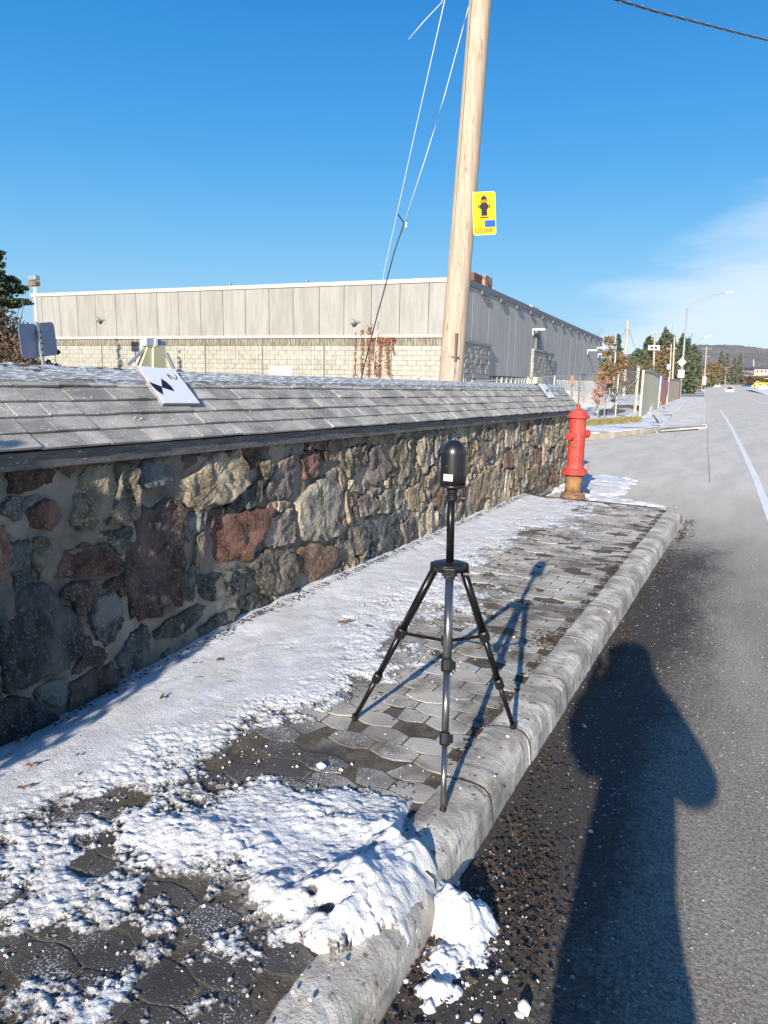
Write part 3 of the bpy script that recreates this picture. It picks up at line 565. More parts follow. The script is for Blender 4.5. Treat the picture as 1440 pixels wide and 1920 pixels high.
def smat(c,k):
    key='fieldstone_%02d'%k
    return mat(key,c,.88,var=tuple(q*.42 for q in c),scale=17+5*(k%3),var2=tuple(min(1,q*1.5+.02) for q in c),scale2=6,bump=.022,bscale=30+9*(k%4),stretch=(1,1,.6 if k%2 else 1),obrand=.15,lo=.38,hi=.62,spots=(tuple(min(1,q*1.9+.05) for q in c),85,.57,.68),spec=.3)
ck={}
for n,(P,c,hh) in enumerate(polys):
    if c not in ck: ck[c]=smat(c,len(ck))
    p=np.array(P); cen=p.mean(0); nr=40
    # resample the outline by angle-length
    seg=np.concatenate([p,p[:1]]); ls=np.concatenate([[0],np.cumsum(np.hypot(*(seg[1:]-seg[:-1]).T))]); tt=np.linspace(0,ls[-1],nr,endpoint=False)
    ring=np.stack([np.interp(tt,ls,seg[:,0]),np.interp(tt,ls,seg[:,1])],1)
    ring=(ring+.12*(np.roll(ring,1,0)+np.roll(ring,-1,0)))/1.24
    ring+= (cen-ring)*((vn(np.arange(nr)*.9,np.full(nr,n*1.7),5)-.5)*.26+(vn(np.arange(nr)*.37,np.full(nr,n*2.7),6)-.5)*.22)[:,None]
    size=ls[-1]/6; hh2=hh*.55+.004; V=[]; tl=rng.uniform(-.25,.25,2)
    rings=[(1.05,-.03),(1.01,.35),(.975,.85),(.9,1),(.78,1),(.62,1.03),(.45,1.03),(.28,1.03),(.12,1.03)]
    rough_=.4+.9*rng.rand()
    for s,hf in rings:
        q=cen+(ring-cen)*s; nz_=(fbm(q[:,0]*16,q[:,1]*(8 if n%2 else 16),n,4,.62)-.5)
        rid=np.abs(fbm(q[:,0]*11+q[:,1]*3,q[:,1]*4,n+50,3)-.5)*2
        x=XW+ (-.03 if hf<0 else hh2*hf) + (nz_*.062*rough_+(rid-.3)*-.033*rough_)*min(1,max(0,hf)+.2)*min(1,size/.09+.2)+ ((q-cen)@tl)*.35*max(0,hf)
        for a,b,e in zip(q[:,0],q[:,1],x): V.append((e,a,b))
    V.append((float(np.mean([v[0] for v in V[-nr:]])),cen[0],cen[1])); K=len(rings); Fs=[]
    for r in range(K-1):
        for i in range(nr): j=(i+1)%nr; Fs.append((r*nr+i,r*nr+j,(r+1)*nr+j,(r+1)*nr+i))
    for i in range(nr): Fs.append(((K-1)*nr+i,(K-1)*nr+(i+1)%nr,K*nr))
    ar=sum(p[i][0]*p[(i+1)%len(p)][1]-p[(i+1)%len(p)][0]*p[i][1] for i in range(len(p)))
    if ar<0: Fs=[f[::-1] for f in Fs]
    o=obj('stone',V,Fs,ck[c],wall)
    o.data.polygons.foreach_set('use_smooth',[n%4==0]*len(o.data.polygons))
# cap: shingle courses, ridge board, fascia
XEV=-2.665; XR=-3.06
cap=obj('roof_cap',[(XEV-.03,Y0,ze(Y0)-.035),(XEV-.03,Y1,ze(Y1)-.035),(XR,Y1,zr(Y1)-.03),(XR,Y0,zr(Y0)-.03),(XR-.42,Y0,ze(Y0)-.03),(XR-.42,Y1,ze(Y1)-.03)],[(0,1,2,3),(3,2,5,4),(0,3,4),(1,5,2),(0,4,5,1)],PLANK,wall)
SW=.0; nsh=0; restS=MB()
NC=5
for c in range(NC):
    y=Y0+random.uniform(0,.1)
    while y<Y1-.02:
        w=random.choice([.14,.18,.22,.25,.16]); w=min(w,Y1-y); jt=random.uniform(-.006,.006)
        def pt(yy,t,up):
            x=XEV+(XR-XEV)*t; z=ze(yy)+(zr(yy)-ze(yy))*t; s=Vector((zr(yy)-ze(yy),0,-(XR-XEV))).normalized(); return (x+s.x*up,yy,z+s.z*up)
        t0=c/NC-.012+jt; t1=min(1.0,(c+1)/NC+.14); g=.0022; up=.023+random.uniform(-.003,.005); yy0,yy1=y+g,y+w-g
        tw=random.uniform(-.0025,.0025)
        P=[pt(yy0,t0,up-.012),pt(yy1,t0,up-.012),pt(yy1,t1,-.004),pt(yy0,t1,-.004),pt(yy0,t0,up+tw),pt(yy1,t0,up-tw),pt(yy1,t1,.003),pt(yy0,t1,.003)]
        vis=y>1.3
        if vis and nsh<300: MB().hexa(P).build('shingle',SHN,cap); nsh+=1
        else: restS.hexa(P)
        y+=w
restS.build('shingle',SHN,cap,kind='stuff')
# fascia boards and ridge boards in lengths
yb=Y0
while yb<Y1:
    L_=random.uniform(1.8,2.6); y2=min(yb+L_,Y1)
    P=[(XEV-.006,yb+.002,ze(yb)-.075),(XEV-.006,y2-.002,ze(y2)-.075),(XEV-.03,y2-.002,ze(y2)-.075),(XEV-.03,yb+.002,ze(yb)-.075),(XEV-.004,yb+.002,ze(yb)-.004),(XEV-.004,y2-.002,ze(y2)-.004),(XEV-.03,y2-.002,ze(y2)-.004),(XEV-.03,yb+.002,ze(yb)-.004)]
    MB().hexa(P).build('fascia_board',PLANK,cap); yb=y2
yb=Y0
while yb<Y1:
    y2=min(yb+random.uniform(1.9,2.7),Y1); a=.0
    P=[]
    for yy in (yb+.003,y2-.003):
        z=zr(yy); P.append([(XR+.075,yy,z-.045),(XR+.075,yy,z-.015),(XR-.01,yy,z+.035),(XR-.11,yy,z+.03),(XR-.11,yy,z-.045)])
    V=P[0]+P[1]; Fs=[(0,1,2,3,4)[::-1],(5,6,7,8,9)]+[(i,(i+1)%5,5+(i+1)%5,5+i) for i in range(5)]
    obj('ridge_board',V,Fs,RBOARD,cap); yb=y2
# snow and moss humped along the ridge
X,Y=np.meshgrid(np.linspace(XR-.13,XR+.045,26),np.linspace(1.2,11.8,1300),indexing='ij')
t=np.clip((X-(XR-.13))/.175,0,1); env=np.sin(np.pi*np.clip(t*1.0,0,1))**.7
amp=np.interp(Y,[1.2,2.1,2.6,3.0,3.4,6,12],[.022,.021,.018,.010,.006,.004,.006])
amp2=amp*(.55+.9*fbm(Y*16,X*20,4,4,.6)); hz=zr(Y)-.012+env*.048+amp2*env-(amp<.03)*.012+ (fbm(Y*14,X*30,9,3)-.45)*.022*(amp<.03)
hz=np.minimum(hz,zr(Y)+.115)
RS=mat('ridge_snow',(.50,.51,.53),.8,var=(.075,.075,.06),scale=30,stretch=(1,.45,1),lo=.46,hi=.56,bump=.004,bscale=90)
obj('ridge_snow',np.stack([X,Y,hz],-1).reshape(-1,3),grid_faces(26,1300)[:,::-1],RS,cap,smooth=True,kind='stuff')
pts=[]
for _ in range(1500):
    y=1.4+random.random()**1.3*9; tt=random.random(); cl=float(vn(np.array(y*5),np.array(tt*5),8))
    if random.random()>cl**3*1.4: continue
    x=XEV+(XR-XEV)*tt; z=ze(y)+(zr(y)-ze(y))*tt
    s=random.random()**4*.005+.0008; pts.append((x+.012,y,z+.021+s*.1,s))
o=scatter('snow_crumbs',pts,SNOW,9,'frost and snow crumbs sprinkled on the shingled wall cap','snow crumbs',.5)
# ------------------------------------------------------------------ TRIPOD AND SCANNER
TC=np.array([-1.028,2.505,0.]); feet=[G(665,1350,0),G(962,1366,.02),G(830,1530,0)]
tp=thing('tripod','black metal tripod with one silvery leg facing the camera, standing on the pavers','tripod',tuple(TC))
hub=Vector((TC[0],TC[1],.775))
mb=MB().lathe([(.052,.765),(.062,.772),(.066,.785),(.064,.797),(.045,.803),(.03,.806)],(TC[0],TC[1],0),20); mb.build('hub',BLK,tp,smooth=False,bev=.002)
for i,f in enumerate(feet):
    f=Vector(f); d=(f-Vector(TC)); d.z=0; d.normalize(); a=hub+d*.062+Vector((0,0,-.004)); side=Vector((-d.y,d.x,0)); L=f-a; mt=SILV if i==2 else BLKM
    kn=a+L*.40; k2=a+L*.70
    leg=MB().tube([a+L*.02,kn],[.0165,.0165],10).build('leg',mt if i==2 else BLKM,tp,smooth=True,**({'label':'silvery metal tripod leg in front'} if i==2 else {}))
    MB().tube([kn,k2],[.0135]*2,10).build('leg_tube',mt,leg,smooth=True)
    MB().tube([k2,f+Vector((0,0,.012))-L.normalized()*0],[.0105]*2,10).build('leg_tube',mt,leg,smooth=True)
    MB().lathe([(.012,0),(.014,.006),(.013,.022),(.010,.03)],tuple(f),10).build('foot',BLK,leg)
    for q,r in ((kn,.023),(k2,.020)):
        t=L.normalized(); m_=MB().tube([q-t*.024,q-t*.018,q+t*.018,q+t*.024],[r*.8,r,r,r*.8],12)
        c=q+side*(r+.004); m_.tube([c-t*.015,c+t*.015],[.006,.006],6); m_.build('clamp',BLK,leg)
    rm=Matrix((side,d,Vector((0,0,1)))).transposed()
    MB().box(tuple(a+Vector((0,0,.003))),(.044,.03,.04),rm).build('leg_bracket',BLK,tp,bev=.004)
    MB().tube([a+side*.03,a-side*.03],[.009,.009],10).build('hinge_bolt',BLKM,tp)
    bq=a+L*.40; MB().tube([bq-d*.01+Vector((0,0,.0)),Vector((TC[0],TC[1],.475))],[.007,.007],8).build('brace',BLKM,tp)
MB().tube([(TC[0],TC[1],.80),(TC[0],TC[1],.44)],[.0155,.0155],12).build('centre_column',BLKM,tp,smooth=True)
MB().lathe([(.02,.455),(.024,.46),(.024,.49),(.02,.495)],(TC[0],TC[1],0),14).build('brace_collar',BLK,tp)
MB().tube([(TC[0],TC[1],.80),(TC[0]-.004,TC[1],1.075)],[.0155,.0148],14).build('extension_pole',BLKM,tp,smooth=True)
mb=MB().lathe([(.018,1.045),(.021,1.05),(.021,1.068),(.0175,1.07),(.0175,1.074),(.022,1.078),(.022,1.092)],(TC[0],TC[1],0),20); mb.build('quick_collar',BLK,tp)
kd=Vector((.885,.2,0)).normalized(); MB().tube([(TC[0],TC[1],1.056),tuple(Vector((TC[0],TC[1],1.056))+kd*.038)],[.004,.004],8).build('lock_pin',BLKM,tp)
o_=Vector((TC[0],TC[1],1.056))+kd*.043; MB().tube([o_-kd*.008,o_+kd*.008],[.008,.008],8).build('knob',BLK,tp)
o_=hub+Vector((.885,.465,0))*.055+Vector((0,0,-.02)); MB().tube([o_,o_+Vector((.885,.3,0))*.025],[.012,.014],10).build('knob',BLK,tp)
sc=thing('laser_scanner','black dome shaped laser scanner with a white label, on top of the tripod','laser scanner',(TC[0],TC[1],1.09))
pr=[(.02,1.092),(.040,1.095),(.0505,1.100),(.0525,1.103),(.0505,1.106),(.050,1.11)]
MB().lathe(pr,(TC[0],TC[1],0),40).build('base_ring',BLK,sc,smooth=True)
pr=[(.0485,1.11),(.0487,1.15),(.0487,1.225)]+[(.0487*math.cos(a),1.225+.054*math.sin(a)) for a in np.linspace(.1,1.5,14)]
MB().lathe(pr,(TC[0],TC[1],0),48).build('dome',DOME,sc,smooth=True)
def cyl_patch(cx,cy,r,a0,a1,z0,z1,t=.0012,n=10):
    V=[]
    for k in range(n+1):
        a=a0+(a1-a0)*k/n; c_,s_=math.cos(a),math.sin(a)
        for rr,z in((r,z0),(r,z1),(r+t,z1),(r+t,z0)): V.append((cx+rr*c_,cy+rr*s_,z))
    Fs=[(4*k+i,4*k+4+i,4*k+4+(i+1)%4,4*k+(i+1)%4) for k in range(n) for i in range(4)]+[(0,1,2,3),(4*n+3,4*n+2,4*n+1,4*n)]
    return V,Fs
va=math.atan2(-TC[1],-TC[0]) # toward the camera
V,Fs=cyl_patch(TC[0],TC[1],.0484,va-.80,va-.02,1.127,1.152); lb_=obj('label_sticker',V,Fs,LABELW,sc)
GRYP=mat('faded_print',(.38,.42,.47),.6)
V,Fs=cyl_patch(TC[0],TC[1],.0495,va-.68,va-.34,1.139,1.146,.0006,6); obj('faded_print',V,Fs,GRYP,lb_)
V,Fs=cyl_patch(TC[0],TC[1],.0482,va+.28,va+.36,1.128,1.150,.0014,3); obj('port_cover',V,Fs,BLK,sc)
for da,z in ((-.42,1.19),(-.42,1.172),(-.55,1.182)): 
    a=va+da; MB().lathe([(.004,0),(.0045,.001),(.002,.0015)],(TC[0]+.0484*math.cos(a),TC[1]+.0484*math.sin(a),z),10,ax=(math.cos(a),math.sin(a),0)).build('button',SILV if z==1.182 else BLK,sc)
# ------------------------------------------------------------------ HYDRANT
hp=G(1074,930,-.01); hx,hy=float(hp[0]),float(hp[1]); hd=thing('fire_hydrant','tall red fire hydrant with a rusty bare lower barrel at the wall end','fire hydrant',(hx,hy,-.02))
c0=(hx,hy,0)
MB().lathe([(.15,-.05),(.17,-.03),(.165,.0),(.15,.02),(.12,.03),(.112,.05)],c0,20).build('ground_flange',RUST,hd)
MB().lathe([(.112,.04),(.111,.12),(.113,.285)],c0,28).build('lower_barrel',RUST,hd,smooth=True)
for k in range(8): a=k*math.pi/4+.3; MB().lathe([(.017,.0),(.017,.04),(.01,.05)],(hx+.145*math.cos(a),hy+.145*math.sin(a),.0),6).build('flange_bolt',RUST,hd)
MB().lathe([(.10,.285),(.168,.29),(.172,.30),(.172,.325),(.16,.335),(.158,.352),(.125,.372),(.12,.38)],c0,32).build('breakaway_flange',RED,hd,smooth=False)
pf=[]; n=48; V=[];
for z,r in((.375,.112),(.42,.107),(.8,.107),(1.02,.107)):
    for k in range(n): a=2*math.pi*k/n; rr=r+(.0035 if k%4<2 else 0)*(1 if .4<z<.9 else .3); V.append((hx+rr*math.cos(a),hy+rr*math.sin(a),z))
obj('barrel',V,[(i*n+k,i*n+(k+1)%n,(i+1)*n+(k+1)%n,(i+1)*n+k) for i in range(3) for k in range(n)],RED,hd)
MB().lathe([(.109,1.01),(.112,1.03),(.148,1.045),(.152,1.058),(.141,1.075),(.12,1.098),(.095,1.125),(.085,1.143),(.05,1.15),(.03,1.155)],c0,32).build('bonnet',RED,hd,smooth=False)
MB().lathe([(.032,1.15),(.03,1.165),(.022,1.17),(.02,1.19),(.026,1.2),(.018,1.22),(.008,1.228)],c0,10).build('operating_nut',RED,hd)
na=math.atan2(-hy,-hx)-.62
for k,(da,z,s) in enumerate(((0,.80,1),(math.pi-.35,.83,1.1))):
    d=Vector((math.cos(na+da),math.sin(na+da),0)); c=Vector((hx,hy,z))+d*.10
    nz=MB().lathe([(.055*s,0),(.055*s,.02),(.045*s,.035),(.04*s,.05)],tuple(c),18,ax=d).build('nozzle',RED,hd)
    MB().lathe([(.048*s,.045),(.05*s,.05),(.05*s,.075),(.044*s,.083),(.018*s,.085),(.016*s,.105)],tuple(c),8 if k==0 else 12,ax=d).build('nozzle_cap',RED,nz)
for k in range(8):
    a=k*math.pi/4+.1; MB().lathe([(.012,0),(.012,.05),(.008,.056)],(hx+.145*math.cos(a),hy+.145*math.sin(a),.28),6).build('flange_bolt',RUST,hd)
MB().tube([(hx+.14,hy+.03,.335),(hx+.165,hy+.03,.36),(hx+.18,hy+.035,.44)],[.007,.007,.005],6).build('handle',RED,hd)
_d=Vector((math.cos(na),math.sin(na),0)); _c=Vector((hx,hy,.80))+_d*.17; _e=Vector((hx,hy,.70))+Vector((math.cos(na+.7),math.sin(na+.7),0))*.122
MB().tube([_c+Vector((0,0,-.04)),_c*.6+_e*.4+Vector((0,0,-.07)),_c*.2+_e*.8+Vector((0,0,-.07)),_e],[.006]*4,6).build('cap_chain',RUST,hd)
# ------------------------------------------------------------------ MARKER BOARDS ON THE CAP
def marker(tl,tr,br,bl,lab,name='survey_target_board',thick=.022,two=True):
    tl,tr,br,bl=[Vector(q) for q in (tl,tr,br,bl)]; t=thing(name,lab,'target board',tuple(bl)); nrm=(tr-bl).cross(tl-br).normalized()
    if nrm.z<0: nrm=-nrm
    P=[bl,br,tr,tl]; MB().hexa([tuple(p-nrm*thick) for p in P]+[tuple(p) for p in P]).build('board',PLANKG,t)
    def at(a,b,up): return (bl*(1-a)+br*a)*(1-b)+(tl*(1-a)+tr*a)*b+nrm*up
    g=.008; MB().hexa([tuple(at(a,b,.0005)) for a,b in((g,g),(1-g,g),(1-g,1-g),(g,1-g))]+[tuple(at(a,b,.0035)) for a,b in((g,g),(1-g,g),(1-g,1-g),(g,1-g))]).build('target_sheet',SHEET,t)
    return t,at,nrm
PLANKG=mat('board_wood',(.30,.30,.31),.8,var=(.2,.2,.21),scale=30,stretch=(1,1,6)); SHEET=mat('laminated_paper',(.80,.81,.84),.35)
def capz(x,y): t=(x-XEV)/(XR-XEV); return ze(y)+(zr(y)-ze(y))*t
def capP(u,v,up):  # point of the picture on the cap slope raised by up
    x=XEV
    for _ in range(40):
        p=PX(u,v,x); e=capz(p[0],p[1])+up-p[2]; x-=e*.5 if e<0 else e*.5; x=min(-2.5,max(-3.4,x))
    return p
def slopeP(u,v,up):
    # intersect ray with the plane through the cap slope
    y=3.0; a=np.array([XEV,y,ze(y)+up]); b=np.array([XR,y,zr(y)+up]); c=np.array([XEV,y+2,ze(y+2)+up]); n=np.cross(b-a,c-a); d=ray(u,v); return CC+d*(((a-CC)@n)/(d@n))
q=[slopeP(256,686,.050),slopeP(327,693,.05),slopeP(375,757,.05),slopeP(307,757,.05)]
mt_,at_,nr_=marker(q[0],q[1],q[2],q[3],'white target board with black checker mark and number 2 leaning on the wall cap')
def on_board(t,at,polyab,m,name,up=.0042,th=.0006):
    P=[at(a,b,up) for a,b in polyab]; Q=[at(a,b,up+th) for a,b in polyab]; n=len(P)
    obj(name,[tuple(p) for p in P+Q],[tuple(range(n,2*n)),tuple(range(n))[::-1]]+[(i,(i+1)%n,n+(i+1)%n,n+i) for i in range(n)],m,t)
def px_on(at,u,v):  # picture point to board coordinates (design aid for the print)
    best=None
    o=at(0,0,.004); ax=at(1,0,.004)-o; bx=at(0,1,.004)-o; n=np.array(ax.cross(bx)); d=ray(u,v); p=CC+d*(((np.array(o)-CC)@n)/(d@n)); w=Vector(p)-o
    A_=np.array([[ax.dot(ax),ax.dot(bx)],[ax.dot(bx),bx.dot(bx)]]); s=np.linalg.solve(A_,[w.dot(ax),w.dot(bx)]); return tuple(s)
Z8=lambda L:[(230+x/8,620+y/8) for x,y in L]
on_board(mt_,at_,[px_on(at_,*p) for p in Z8([(390,765),(580,835),(608,962),(520,905),(440,835)])],SBLK,'checker_mark')
on_board(mt_,at_,[px_on(at_,*p) for p in Z8([(570,710),(660,770),(730,840),(775,907),(590,850)])],SBLK,'checker_mark')
BRN=mat('brown_ink',(.22,.14,.10),.6)
def strokes(t,at,pts,w,m,name):
    for i in range(1): 
        P=[px_on(at,*p) for p in pts]; L_=[];R__=[]
        for k,p in enumerate(P):
            a=P[max(k-1,0)]; b=P[min(k+1,len(P)-1)]; dx,dy=b[0]-a[0],b[1]-a[1]; l=math.hypot(dx,dy)+1e-9; L_.append((p[0]-dy/l*w,p[1]+dx/l*w)); R__.append((p[0]+dy/l*w,p[1]-dx/l*w))
        V=[tuple(at(*p,.0046)) for p in L_+R__]; n=len(P); obj(name,V,[(i,i+1,n+i+1,n+i) for i in range(n-1)],m,t)
strokes(mt_,at_,Z8([(655,645),(700,700),(745,692),(690,668),(735,655),(780,665),(802,690),(790,712)][0:2]+[(700,702),(672,660),(700,668),(740,700),(780,712),(800,695),(790,672),(760,650)][0:0]+[(735,712)]),.018,BRN,'number_print')
strokes(mt_,at_,Z8([(655,643),(685,672),(715,705)]),.016,BRN,'number_print')
strokes(mt_,at_,Z8([(655,645),(700,658),(735,682),(765,708),(790,712),(803,695),(790,665),(762,645)]),.016,BRN,'number_print')
# weights/bracket standing behind it
def PXy(u,v,x): return Vector(PX(u,v,x))
CREAM=mat('cream_block',(.62,.56,.34),.6); GREYB=mat('grey_block',(.45,.46,.48),.5)
xb=-3.10
bk=thing('cream_wedge','cream wooden wedge holding up the target board at the ridge','wedge',tuple(PX(290,690,xb)))
def boxpx(pts,x,dep,name,m,par,dy=.0):
    P=[PX(u,v,x) for u,v in pts]; Q=[p+np.array([-dep,dy,0]) for p in P]
    return MB().hexa([tuple(Q[0]),tuple(Q[1]),tuple(Q[2]),tuple(Q[3]),tuple(P[0]),tuple(P[1]),tuple(P[2]),tuple(P[3])]).build(name,m,par)
boxpx([(288,690),(312,690),(310,648),(288,648)],xb,.05,'wedge_face',CREAM,bk)
boxpx([(264,687),(287,690),(286,648),(278,648)],xb-.012,.05,'wedge_side',CREAM,bk)
cb=thing('small_white_box','small white and grey box sitting on top of the cream wedge','box',tuple(PX(290,648,xb)))
boxpx([(275,648.2),(292,648.2),(292,634),(275,634)],xb-.004,.05,'box_body',GREYB,cb); boxpx([(292.3,648.2),(311,649),(311,641),(296,636)],xb-.002,.045,'box_lid',mat('blue_grey_plastic',(.14,.2,.3),.4),cb); boxpx([(291,648),(296,648.4),(296,635),(291,635)],xb+.002,.012,'corner_strip',WHITE,cb)
ar=thing('metal_bracket','grey flat metal bracket straddling the wall ridge behind the target board','bracket',tuple(PX(258,676,xb-.03)))
a1=PXy(240,684,xb-.03); a2=PXy(276,650,xb-.03); a3=PXy(312,662,xb+.0); a4=PXy(326,692,xb+.02)
MB().tube([a1,a2],[.011,.011],4).build('arm',GALV,ar); MB().tube([a3,a4],[.011,.011],4).build('arm',GALV,ar)
q=[PX(u,v,x) for (u,v,x) in ((1010,719,-2.99),(1021,720,-2.99),(1042,746,-2.82),(1031,746,-2.82))]
mt2,at2,_=marker(q[0],q[1],q[2],q[3],'small white target board far along the wall cap near its end')
on_board(mt2,at2,[(.2,.3),(.5,.5),(.3,.62)],SBLK,'checker_mark'); on_board(mt2,at2,[(.8,.7),(.5,.5),(.7,.38)],SBLK,'checker_mark')
bk2=thing('cream_wedge','cream wedge behind the far small target board on the ridge','wedge',tuple(PX(1012,716,-3.02))); boxpx([(1006,719),(1018,719),(1017,707),(1008,707)],-3.02,.06,'wedge_face',CREAM,bk2)
# ------------------------------------------------------------------ UTILITY POLE, SIGN, GUYS
pb=PD(844.5,720,9.35); pt_=PD(900.5,0,8.75); dirp=(pt_-pb); base=pb-dirp*(pb[2]/dirp[2]); top=base+dirp*(11.0/dirp[2]*1.0)
up_=thing('utility_pole','pale brown round wooden utility pole leaning behind the stone wall','utility pole',tuple(base))
n=20; P=[base+(top-base)*t for t in np.linspace(0,1,n)]
MB().tube([tuple(p) for p in P],[.165-.045*k/(n-1)*1.1 for k in range(n)],28).build('shaft',WOODP,up_,smooth=True)
def onpole(t,du,off=.155): # point on pole surface toward camera
    p=Vector(base+(top-base)*t); d=(Vector((0,0,p.z))-p).normalized(); s=Vector((-d.y,d.x,0)).normalized(); a=du; return p+(d*math.cos(a)+s*math.sin(a))*off
zt=lambda z:z/11.0
MB().tube([onpole(zt(z),.22,.158) for z in (1.2,1.6,1.9,2.1)],[.006]*4,6).build('ground_wire',GALV,up_)
gq=onpole(zt(1.92),.22,.165); MB().box(tuple(gq),(.03,.03,.36)).build('wire_guard',PLANK,up_)
MB().box(tuple(onpole(zt(1.8),.18,.17)),(.1,.02,.02)).build('clamp',RUST,up_)
CRK=mat('crack_shadow',(.10,.06,.035),.95)
MB().tube([onpole(zt(z),-.75+.03*math.sin(z*3),.1545-.0045*z/1.5*.6) for z in np.linspace(1.6,7,24)],[.004]*24,4).build('drying_crack',CRK,up_)
# hydrant sign board
sd_=thing('hydrant_sign','yellow sign with a black hydrant symbol and number, fixed to the wooden pole','sign',tuple(PD(908,400,8.85)))
Ds=8.9; bl,br,tr,tl=[Vector(PD(u,v,D)) for u,v,D in ((883,441,Ds-.02),(926,440,Ds+.0),(933,358,Ds-.10),(890,361,Ds-.12))]
ux=((br-bl)+(tr-tl)).normalized(); uy=(tl-bl)+(tr-br); uy=(uy-ux*uy.dot(ux)).normalized(); un=ux.cross(uy)
cen_=(bl+br+tr+tl)/4; w_=((br-bl).length+(tr-tl).length)/2; h_=((tl-bl).length+(tr-br).length)/2
if un.dot(Vector(CC)-cen_)<0: un=-un
def plate(par,poly,m,name,z,th=.001,c=cen_): return MB().prism(poly,(c+un*z,ux,uy,un),th).build(name,m,par)
plate(sd_,rrect(w_,h_,.03),SEDGE,'plate',-.004,.004)
plate(sd_,rrect(w_-.012,h_-.012,.027),SBLK,'border_line',.0002,.0006)
plate(sd_,rrect(w_-.018,h_-.018,.025),YEL,'face',.001,.0006)
hw,hh_=w_/2,h_/2
yb_=-hh_+h_*.335
plate(sd_,[(-hw+.009,yb_-.0015),(hw-.009,yb_-.0015),(hw-.009,yb_+.0015),(-hw+.009,yb_+.0015)],SBLK,'divider_line',.0018)
plate(sd_,[(hw*.02,yb_-h_*.155),(hw-.010,yb_-h_*.155),(hw-.010,yb_-.0018),(hw*.02,yb_-.0018)],SBLU,'blue_patch',.0018)
s=h_
def sy(P): return [(x*s*1.25,(y*1.08-.012)*s) for x,y in P]
cap_=[(-.062,.30)]+[(-.062*math.cos(a),.30+.085*math.sin(a)) for a in np.linspace(.1,math.pi-.1,14)]+[(.062,.30)]
for k,P in enumerate([cap_,[(-.075,.265),(.075,.265),(.075,.287),(-.075,.287)],[(-.058,.06-.10),(.058,.06-.10),(.058,.10),(.085,.115),(.085,.2),(.058,.21),(.058,.25),(-.058,.25),(-.058,.21),(-.085,.2),(-.085,.115),(-.058,.10)],[(-.118,.13),(-.092,.12),(-.092,.20),(-.118,.19)],[(.092,.12),(.118,.13),(.118,.19),(.092,.20)],[(-.085,-.085),(.085,-.085),(.085,-.06),(-.085,-.06)],[(-.008,.38),(.008,.38),(.005,.405),(-.005,.405)]]):
    plate(sd_,sy(P),SBLK,'hydrant_symbol',.0018)
def text(txt,size,c,ux,uy,m,name,par,ext=.0006,align='CENTER'):
    cu=bpy.data.curves.new(name,'FONT'); cu.body=txt; cu.size=size; cu.align_x=align; cu.align_y='CENTER'; cu.extrude=ext; cu.resolution_u=3
    to=bpy.data.objects.new(name,cu); S.collection.objects.link(to); dg=bpy.context.evaluated_depsgraph_get(); me=bpy.data.meshes.new_from_object(to.evaluated_get(dg)); bpy.data.objects.remove(to)
    me.materials.clear(); me.materials.append(m); ux=Vector(ux).normalized(); uy=Vector(uy).normalized(); uz=ux.cross(uy); Mx=Matrix((ux,uy,uz)).transposed().to_4x4(); Mx.translation=Vector(c)-wl(par); me.transform(Mx); me.name=name
    return link(bpy.data.objects.new(name,me),par)
uxx=ux if ux.cross(uy).dot(un)>0 else -ux
text('O5268',h_*.155,cen_+un*.0025-ux*hw*.12-uy*(hh_-h_*.105),uxx,uy,SBLK,'number_print',sd_)
for yy in (.46,-.47): plate(sd_,[(0-.006,yy*h_-.006),(.006,yy*h_-.006),(.006,yy*h_+.006),(-.006,yy*h_+.006)],GALV,'bolt',.002,.003)
WIRE=mat('galvanised_wire',(.62,.64,.66),.5,metal=.2); BWIRE=mat('black_cable',(.03,.035,.045),.6)
def cable(name,pts,r,m,lab,cat='cable',n=6,**k):
    P=[Vector(p) for p in pts]; V=MB().tube(P,[r]*len(P),n); return V.build(name,m,None,smooth=True,label=lab,cat=cat,**k)
def line(a,b,n=12,sag=0):
    a,b=Vector(a),Vector(b); return [a+(b-a)*t-Vector((0,0,sag*4*t*(1-t))) for t in np.linspace(0,1,n)]
ptop=Vector(base+(top-base)*(8.4/11))
gA=Vector(PD(700,690,10.3)); mA=PD(745,398,9.3); tA=PD(834,0,8.2)
cable('guy_wire',[Vector(PD(862,-130,8.1)),Vector(tA),Vector(PD(790,195,8.7)),Vector(mA),Vector(PD(720,510,9.8)),gA,Vector(PD(690,760,10.5))],.0055,WIRE,'thin pale guy wire, the left one of the two beside the pole','guy wire',group='guy wires of the pole')
gy_=[Vector(PD(u,v,D)) for u,v,D in ((905,-90,8.6),(880,8,8.8),(832,185,9.1),(795,305,9.3),(759,414,9.5))]
cable('guy_wire',gy_,.0055,WIRE,'thin pale guy wire running from the pole top down to the insulator','guy wire',group='guy wires of the pole')
cable('guy_wire',[Vector(PD(u,v,D)) for u,v,D in ((758,418,9.5),(740,470,9.6),(720,545,9.8),(700,618,10.0),(672,730,10.3))],.009,BWIRE,'dark lower guy wire below the insulator, in front of the grey building','guy wire',group='guy wires of the pole')
ins=thing('guy_insulator','small grey insulator and hooks joining the two guy wires','insulator',tuple(PD(759,420,9.5)))
p_=Vector(PD(759,420,9.5)); MB().lathe([(.012,-.04),(.022,-.03),(.022,-.01),(.015,0),(.022,.012),(.02,.03)],tuple(p_+Vector((.02,0,-.015))),12).build('insulator_body',mat('grey_ceramic',(.5,.52,.5),.4),ins)
MB().tube([Vector(PD(745,400,9.35)),p_],[.008,.008],6).build('hook',BWIRE,ins)
cable('guy_wire',[Vector(PD(u,v,D)) for u,v,D in ((838,-30,8.3),(828,5,8.3),(795,40,8.35),(766,74,8.4))],.005,WIRE,'short loose pale wire end crossing the sky left of the pole top','wire')
